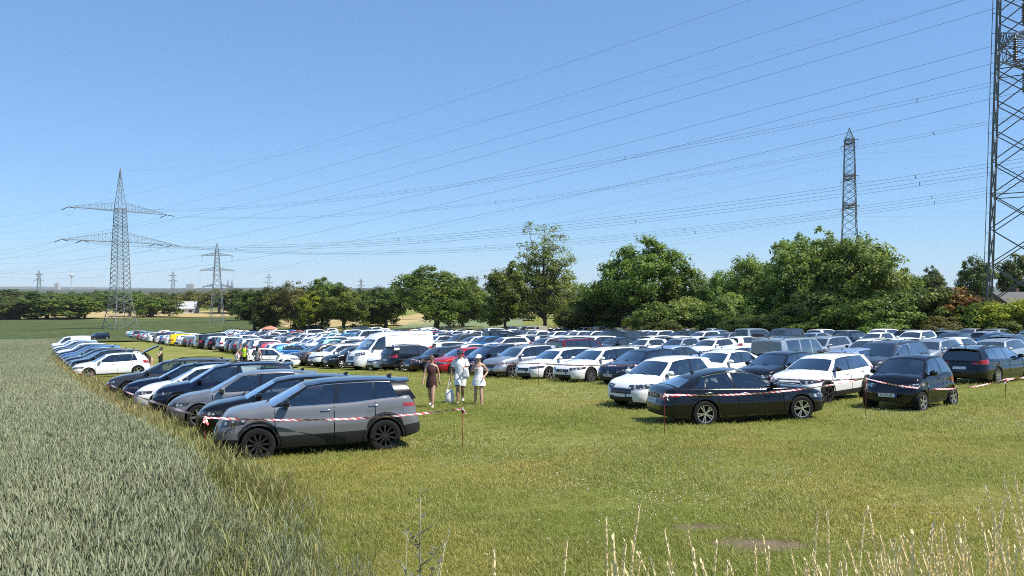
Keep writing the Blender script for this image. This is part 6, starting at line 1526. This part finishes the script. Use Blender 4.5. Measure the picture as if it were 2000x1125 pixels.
standing(478, 53.0, 1.80, (.2, .98), 'steward in yellow hi-vis vest in the grass lane', 'hivis', 'black', 'dark', 'short', False, SKIN2, True)
standing(503, 49.0, 1.72, (.1, .99), 'long-haired person in grey top before the white right-facing hatchback', 'greyc', 'jeans', 'dark', 'long')
standing(470, 54.5, 1.74, (-.3, -.95), 'person half hidden left of the hi-vis steward', 'peach', 'jeans', 'brown', 'short', False)
x = (314-1000)/FPX*50.0
rt, J, hc, bd = person(x, 50.0, (-.9, -.3), 1.70, 'woman in black top with dark hair behind the open tailgate', {1: ((.04, .16, .68), (.12, .09, .80)), -1: ((-.02, -.16, .66), (.10, -.12, .60))}, {1: ((.03, .05, .285), (.03, .055, .045)), -1: ((0, -.05, .285), (-.03, -.055, .045))}, group=GQ)
ringset(rt, 'top', [((0, 0, .49), .078, .100), ((.002, 0, .58), .074, .088), ((.008, 0, .70), .080, .092), ((.002, 0, .77), .066, .09)], CL['black'], 1.7); hairdo(rt, hc, 1.7, HAIR['dark'], 'bun'); shoes(rt, J, 1.7, SHOE)
for s in (1, -1): limb(rt, 'trouser_leg', [J[s]['hp']+Vector((0, 0, .03)), J[s]['kn'], J[s]['an']], [.066, .048, .038], CL['black'], 1.7)
x = (296-1000)/FPX*48.6
rt, J, hc, bd = person(x, 48.6, (-.87, -.5), 1.78, 'person in peach clothes bending into the open boot', {1: ((.22, .12, .68), (.30, .10, .60)), -1: ((.22, -.12, .68), (.31, -.08, .60))}, {1: ((.03, .05, .285), (-.01, .055, .045)), -1: ((.02, -.05, .285), (-.04, -.055, .045))}, group=GQ, female=False, lean=.75)
ringset(rt, 'shirt', [((0, 0, .50), .080, .102), ((0, 0, .60), .076, .092), ((.008, 0, .71), .080, .100), ((0, 0, .79), .058, .09)], CL['peach'], 1.78, bd); hairdo(rt, hc, 1.78, HAIR['fair'], 'short'); shoes(rt, J, 1.78, SHOE)
for s in (1, -1): limb(rt, 'trouser_leg', [J[s]['hp']+Vector((0, 0, .03)), J[s]['kn'], J[s]['an']], [.068, .05, .04], CL['peach'], 1.78)

# ------------------------------------------------------------------ buildings, parasol, sign, fence posts, crane
ROOFG = simple('grey_roof_tiles', (0.085, 0.082, 0.08), .8); ROOFP = simple('pale_metal_roof', (0.42, 0.42, 0.41), .6); BRICK = simple('dark_brick', (0.12, 0.06, 0.045), .9); PANE = simple('window_glass', (0.02, 0.025, 0.03), .08)
def house(name, u, D, w, dp, wall, roofh, wm, rm, rz, label, z0=None):
    x = (u-1000)/FPX*D; t = empty(name, (x, D, gzf(x, D)-.1 if z0 is None else z0), rz); mb = MB(); mb.box((0, 0, wall/2), (w, dp, wall)); mb.obj('wall', wm, t)
    mb = MB(); e = .5; V = [(-w/2-e, -dp/2-e, wall-.2), (w/2+e, -dp/2-e, wall-.2), (w/2+e, 0, wall+roofh), (-w/2-e, 0, wall+roofh), (-w/2-e, dp/2+e, wall-.2), (w/2+e, dp/2+e, wall-.2)]
    V2 = [(p[0], p[1], p[2]+.22) for p in V]; mb.add(V+V2, [(6, 7, 8, 9), (9, 8, 11, 10), (0, 3, 2, 1), (3, 4, 5, 2), (0, 1, 7, 6), (4, 10, 11, 5), (0, 6, 9, 3), (3, 9, 10, 4), (1, 2, 8, 7), (2, 5, 11, 8)]); rf = mb.obj('roof', rm, t)
    mb = MB(); mb.box((w*.25, dp*.12, wall+roofh+.2), (.7, .7, 1.4)); mb.obj('chimney', BRICK, rf)
    mb = MB(); mb.add([(-w/2, -dp/2, wall), (-w/2, dp/2, wall), (-w/2, 0, wall+roofh)], [(0, 1, 2)]); mb.add([(w/2, -dp/2, wall), (w/2, dp/2, wall), (w/2, 0, wall+roofh)], [(0, 2, 1)]); mb.obj('gable', wm, t)
    for k in range(3):
        xx = -w/2+w*(k+.5)/3; mb = MB(); mb.box((xx, -dp/2-.03, wall*.55), (w*.16, .12, wall*.45)); f = mb.obj('window', white_wall, t); mb = MB(); mb.box((xx, -dp/2-.07, wall*.55), (w*.13, .08, wall*.38)); mb.obj('pane', PANE, f)
        if k == 1:
            mb = MB(); a = math.atan2(roofh, dp/2); c = (xx, -dp*.25, wall+roofh*.52+.1); mb.box(c, (w*.10, 1.0, .12), 0, Matrix.Rotation(a, 3, 'X')); mb.obj('skylight', PANE, rf)
    tag(t, label, 'house')
house('farmhouse', 362, 418, 12, 9, 3.0, 3.6, white_wall, ROOFP, .1, 'white house with bright pale roof beyond the crop field')
house('farmhouse', 2, 356, 13, 9, 3.2, 3.2, BRICK, ROOFG, -.2, 'dark brick house with grey roof at the left edge')
house('farmhouse', 1975, 150, 9, 7, 3.4, 2.2, BRICK, ROOFG, .3, 'grey-roofed house behind the near lattice tower')
house('farmhouse', 1812, 210, 9, 8, 3.5, 3.5, BRICK, simple('red_roof_tiles', (0.20, 0.075, 0.05), .85), .2, 'red-roofed house under the small lone dark tree')
x = (527-1000)/FPX*150; t = empty('parasol', (x, 150, gzf(x, 150))); mb = MB(); mb.tube([(0, 0, 0), (0, 0, 2.5)], .03, 7); mb.obj('pole', GALV, t)
mb = MB(); mb.loft([ell((0, 0, z), r, r, 8) for r, z in ((1.75, 1.95), (1.72, 2.0), (.9, 2.35), (.1, 2.55))]); mb.obj('canopy', simple('orange_canvas', (.55, .20, .12), .8), t); tag(t, 'faded orange parasol behind the far cars', 'parasol')
x = (1228-1000)/FPX*110; t = empty('road_sign', (x, 110, gzf(x, 110))); mb = MB(); mb.tube([(0, 0, -.2), (0, 0, 3.3)], .035, 7); mb.obj('pole', GALV, t); mb = MB(); mb.box((0, -.05, 3.0), (.45, .03, .55)); mb.obj('sign_board', GALV, t); tag(t, 'grey sign post in front of the dark shrubs', 'sign')
WOODP = simple('weathered_wood', (0.10, 0.08, 0.06), .9)
for k in range(13):
    D = 205-1.2*k; u = 436+k*4.6; x = (u-1000)/FPX*D; t = MB(); t.tube([(0, 0, -.2), (0, 0, 1.35), (0, 0, 1.42)], [.085, .08, .03], 7); o = t.obj('fence_post', WOODP, None, True); o.location = (x, D, gzf(x, D)); tag(o, 'weathered fence post, %s from the left beyond the far cars' % ordn(k), 'post', 'fence posts beyond the far cars')
x, y, _ = far_pos(948, 545, 2400); t = empty('tower_crane', (x, y, gzf(x, y))); zt = (562.5-544)/FPX*2400-gzf(x, y); CRM = simple('crane_orange', (.6, .22, .08), .6)
mb = MB()
for a, b in ((-1, -1), (1, -1), (1, 1), (-1, 1)): mb.bar((a, b, 0), (a, b, zt+6), .5)
for k in range(12): mb.bar((-1, -1, zt*k/12), (1, -1, zt*(k+1)/12), .4); mb.bar((1, 1, zt*k/12), (-1, 1, zt*(k+1)/12), .4)
mb.obj('mast', CRM, t); mb = MB(); mb.bar((-60, 0, zt), (18, 0, zt), 1.0); mb.bar((-58, 0, zt), (0, 0, zt+6), .4); mb.bar((18, 0, zt), (0, 0, zt+6), .4); mb.obj('jib', CRM, t); mb = MB(); mb.box((16, 0, zt-2), (4, 2, 3)); mb.obj('counterweight', concrete, t); tag(t, 'orange tower crane jib between the trees on the horizon', 'crane')

# ------------------------------------------------------------------ foreground weeds on the bank
SOIL = field_mat('bare_soil', [(.3, (.13, .10, .06)), (.7, (.23, .18, .115))], 3.0, 40, .05)
def soil_patch(u, v, rx, ry, seed):
    x0, y0 = ray_ground(u, v); r = random.Random(seed); n = 40; rim = [1+.25*math.sin(3*a+seed)+r.uniform(-.12, .12) for a in [2*math.pi*k/n for k in range(n)]]; V = [(x0, y0, gzf(x0, y0)+.006)]
    for q in (.5, 1.0):
        for k in range(n): a = 2*math.pi*k/n; xx, yy = x0+rx*q*rim[k]*math.cos(a), y0+ry*q*rim[k]*math.sin(a); V.append((xx, yy, gzf(xx, yy)+.006))
    F = [(0, 1+k, 1+(k+1) % n) for k in range(n)]+[(1+k, 1+n+k, 1+n+(k+1) % n, 1+(k+1) % n) for k in range(n)]
    mb = MB(); mb.add(V, F); tag(mb.obj('bare_earth', SOIL, None, True), kind='structure'); return (x0, y0, rx, ry)
SOILS = [soil_patch(1482, 1066, .66, .36, 1), soil_patch(1372, 1031, .50, .20, 2), soil_patch(840, 1085, .12, .07, 3)]
STRAWM = simple('straw_stalk', (0.84, 0.70, 0.40), .7)
def stalks():
    r = random.Random(17); mb = MB()
    tips = [(880, 1030, 838), (868, 1072, 846), (965, 1078, 968), (1108, 1056, 1095), (1184, 1016, 1188), (1250, 984, 1228), (1198, 1052, 1204), (1222, 1062, 1212), (1298, 1040, 1330), (1342, 1032, 1372), (1235, 1062, 1240), (1420, 1100, 1430), (1474, 1062, 1484), (1490, 1048, 1512), (1502, 1072, 1500), (1597, 1001, 1596), (1616, 1005, 1634), (1690, 1000, 1672), (1697, 996, 1730), (1652, 1056, 1702), (1718, 1045, 1762), (1738, 1058, 1790), (1768, 1050, 1830), (1822, 1036, 1866), (1841, 1020, 1872), (1876, 1028, 1850), (1908, 992, 1962), (1926, 955, 1985), (1936, 992, 1970), (1960, 935, 2010), (1981, 930, 2020), (1862, 1060, 1910), (1545, 1080, 1570), (1585, 1085, 1600), (1650, 1090, 1660), (1720, 1085, 1735), (1800, 1080, 1840), (1890, 1070, 1930), (1950, 1050, 1990), (1990, 1010, 2030), (1355, 1075, 1362), (1400, 1060, 1395), (2000, 960, 2040), (1975, 985, 2015), (1640, 1108, 1630), (1760, 1100, 1750), (1872, 1105, 1890), (1930, 1095, 1935), (1985, 1075, 1980)]
    for k in range(58):
        u = r.uniform(1560, 2060) if k < 46 else r.uniform(1160, 1430); rise = max(0, (u-1600)/400); v = 1118-r.uniform(0, 45)-120*rise**1.5*r.uniform(.2, 1.1); tips.append((u, v, u+r.uniform(-15, 60)))
    for (u, v, ub) in tips:
        D = r.uniform(2.3, 3.4); tip = pix3(u, v, D); bx = (ub-1000)/FPX*D; base = Vector((bx+(bx-tip.x)*.8, D+r.uniform(-.1, .2), gzf(bx, D)-.02)); pts, rad = [], []
        for k in range(15):
            t = k/14; p = base.lerp(tip, t)+Vector(((tip.x-base.x)*.9*(t*t-t), 0, .05*math.sin(math.pi*t))); pts.append(p); rad.append(.0026 if t < .74 else .0030)
        mb.tube(pts, rad, 4, caps=False)
        for k in range(34):        # spikelets along the head
            t = .77+.235*k/34; c = base.lerp(tip, min(t, 1))+Vector(((tip.x-base.x)*.9*(t*t-t), 0, .05*math.sin(math.pi*t))); a = r.uniform(0, 6.28); d = (tip-base).normalized(); s = (d+Vector((math.cos(a), math.sin(a), 0))*.38).normalized(); w = d.cross(s).normalized()*.0034; ln = .021*r.uniform(.7, 1.2)
            mb.add([c-w, c+w, c+s*ln*.6+w*1.1, c+s*ln, c+s*ln*.6-w*1.1], [(0, 1, 2, 3, 4)])
    for k in range(320):       # basal tangle of dry leaves
        u = r.choice((r.uniform(1150, 1420), r.uniform(1480, 2050), r.uniform(1650, 2050))); D = r.uniform(2.3, 3.4); bx = (u-1000)/FPX*D; z0 = gzf(bx, D); h = r.uniform(.45, .95); a = r.uniform(0, 6.28); e = Vector((math.cos(a), math.sin(a)*.5, 0))*h*r.uniform(.1, .6); b0 = Vector((bx, D, z0)); w = Vector((.0022, 0, 0))
        m1 = b0+e*.35+Vector((0, 0, h*.7)); m2 = b0+e+Vector((0, 0, h)); mb.add([b0-w, b0+w, m1+w, m2, m1-w], [(0, 1, 2, 3, 4)])
    o = mb.obj('dry_grass_stalks', STRAWM); tag(o, 'pale dry grass stalks sticking up along the bottom edge', 'grass', None, 'stuff')
stalks()
WEED = leaf_mat('weed_leaf', (0.10, 0.11, 0.07), (0.19, 0.20, 0.14), (0.34, 0.34, 0.27)); WSTEM = simple('weed_stem', (0.26, 0.24, 0.18), .8)
def weed(u, v, D, h, name, label, seed, spread=.10, leafn=90, ls=.022, broad=.35):
    r = random.Random(seed); tip = pix3(u, v, D); g = gzf(tip.x, D); t = empty(name, (tip.x, D, g)); hh = tip.z-g if h is None else h; mb = MB(); mb.tube([(0, 0, 0), (.01, 0, hh*.5), (-.005, 0, hh*.8), (0, 0, hh)], [.006, .005, .003, .001], 6); br = []
    for k in range(9):
        z = hh*(.45+.45*k/9); a = r.uniform(0, 6.28); e = (math.cos(a)*spread*(1.15-z/hh)*2, math.sin(a)*spread*(1.15-z/hh), z+.14*hh*(1.2-z/hh)); mb.tube([(0, 0, z), (e[0]*.6, e[1]*.6, z+(e[2]-z)*.4), e], [.003, .002, .001], 4); br.append(((0, 0, z), e))
    mb.obj('stem', WSTEM, t, True); V, F, T_ = [], [], []
    for k in range(leafn):
        a_, b_ = r.choice(br+[((0, 0, hh*.35), (0, 0, hh))]*3); q = r.uniform(0.1, 1); c = Vector(a_).lerp(Vector(b_), q); an = r.uniform(0, 6.28); d = Vector((math.cos(an), math.sin(an), r.uniform(.1, .9))).normalized(); w = d.cross(Vector((0, 0, 1))).normalized(); l = ls*r.uniform(.6, 1.5); i = len(V)
        V += [c, c+d*l*.5+w*l*broad, c+d*l, c+d*l*.5-w*l*broad]; F.append((i, i+1, i+2, i+3)); T_ += [r.uniform(.2, 1)]*4
    link(bpy.data.objects.new('leaves', blade_mesh(name, V, F, T_, WEED)), t); tag(t, label, 'plant')
weed(822, 948, 3.0, None, 'tall_weed', 'tall grey weed with small leaves at the bottom centre', 5)
weed(795, 1040, 2.9, None, 'tall_weed', 'shorter grey weed left of the tall one', 6, .06, 50)
weed(338, 968, 9.2, None, 'thistle', 'dark broad-leaved thistle standing in the wheat edge', 7, .18, 70, .13, .22)
POP = simple('poppy_red', (.55, .03, .01), .6)
for (u, v, lab) in ((157, 744, 'red poppy in the verge near the open white hatchback'), (144, 738, 'smaller red poppy left of the first poppy')):
    x, y = ray_ground(u, v+14); t = empty('poppy', (x, y, gzf(x, y))); mb = MB(); mb.tube([(0, 0, 0), (.02, 0, .62)], .004, 4); mb.obj('stem', VM, t); mb = MB(); mb.loft([ell((.02, 0, .62+z), r_, r_, 9) for r_, z in ((.01, 0), (.05, .03), (.065, .075))], cap=False); mb.obj('petals', POP, t); tag(t, lab, 'poppy')
lawn(); wheat(); verge(); far_woods()
# ------------------------------------------------------------------ air between here and the horizon
def haze():
    mb = MB(); mb.box((0, 7000, 85), (32000, 15600, 400)); o = mb.obj('haze', [mat('haze_air')]); m = o.data.materials[0]; nt = m.node_tree; nt.nodes.clear(); out = N(nt, 'ShaderNodeOutputMaterial'); v = N(nt, 'ShaderNodeVolumePrincipled')
    v.inputs['Color'].default_value = (.90, .95, 1, 1); v.inputs['Density'].default_value = HAZE; v.inputs['Anisotropy'].default_value = 0; nt.links.new(v.outputs[0], out.inputs['Volume']); tag(o, 'thin summer haze over the whole plain', 'haze', None, 'stuff')
HAZE = 0.00005
haze()
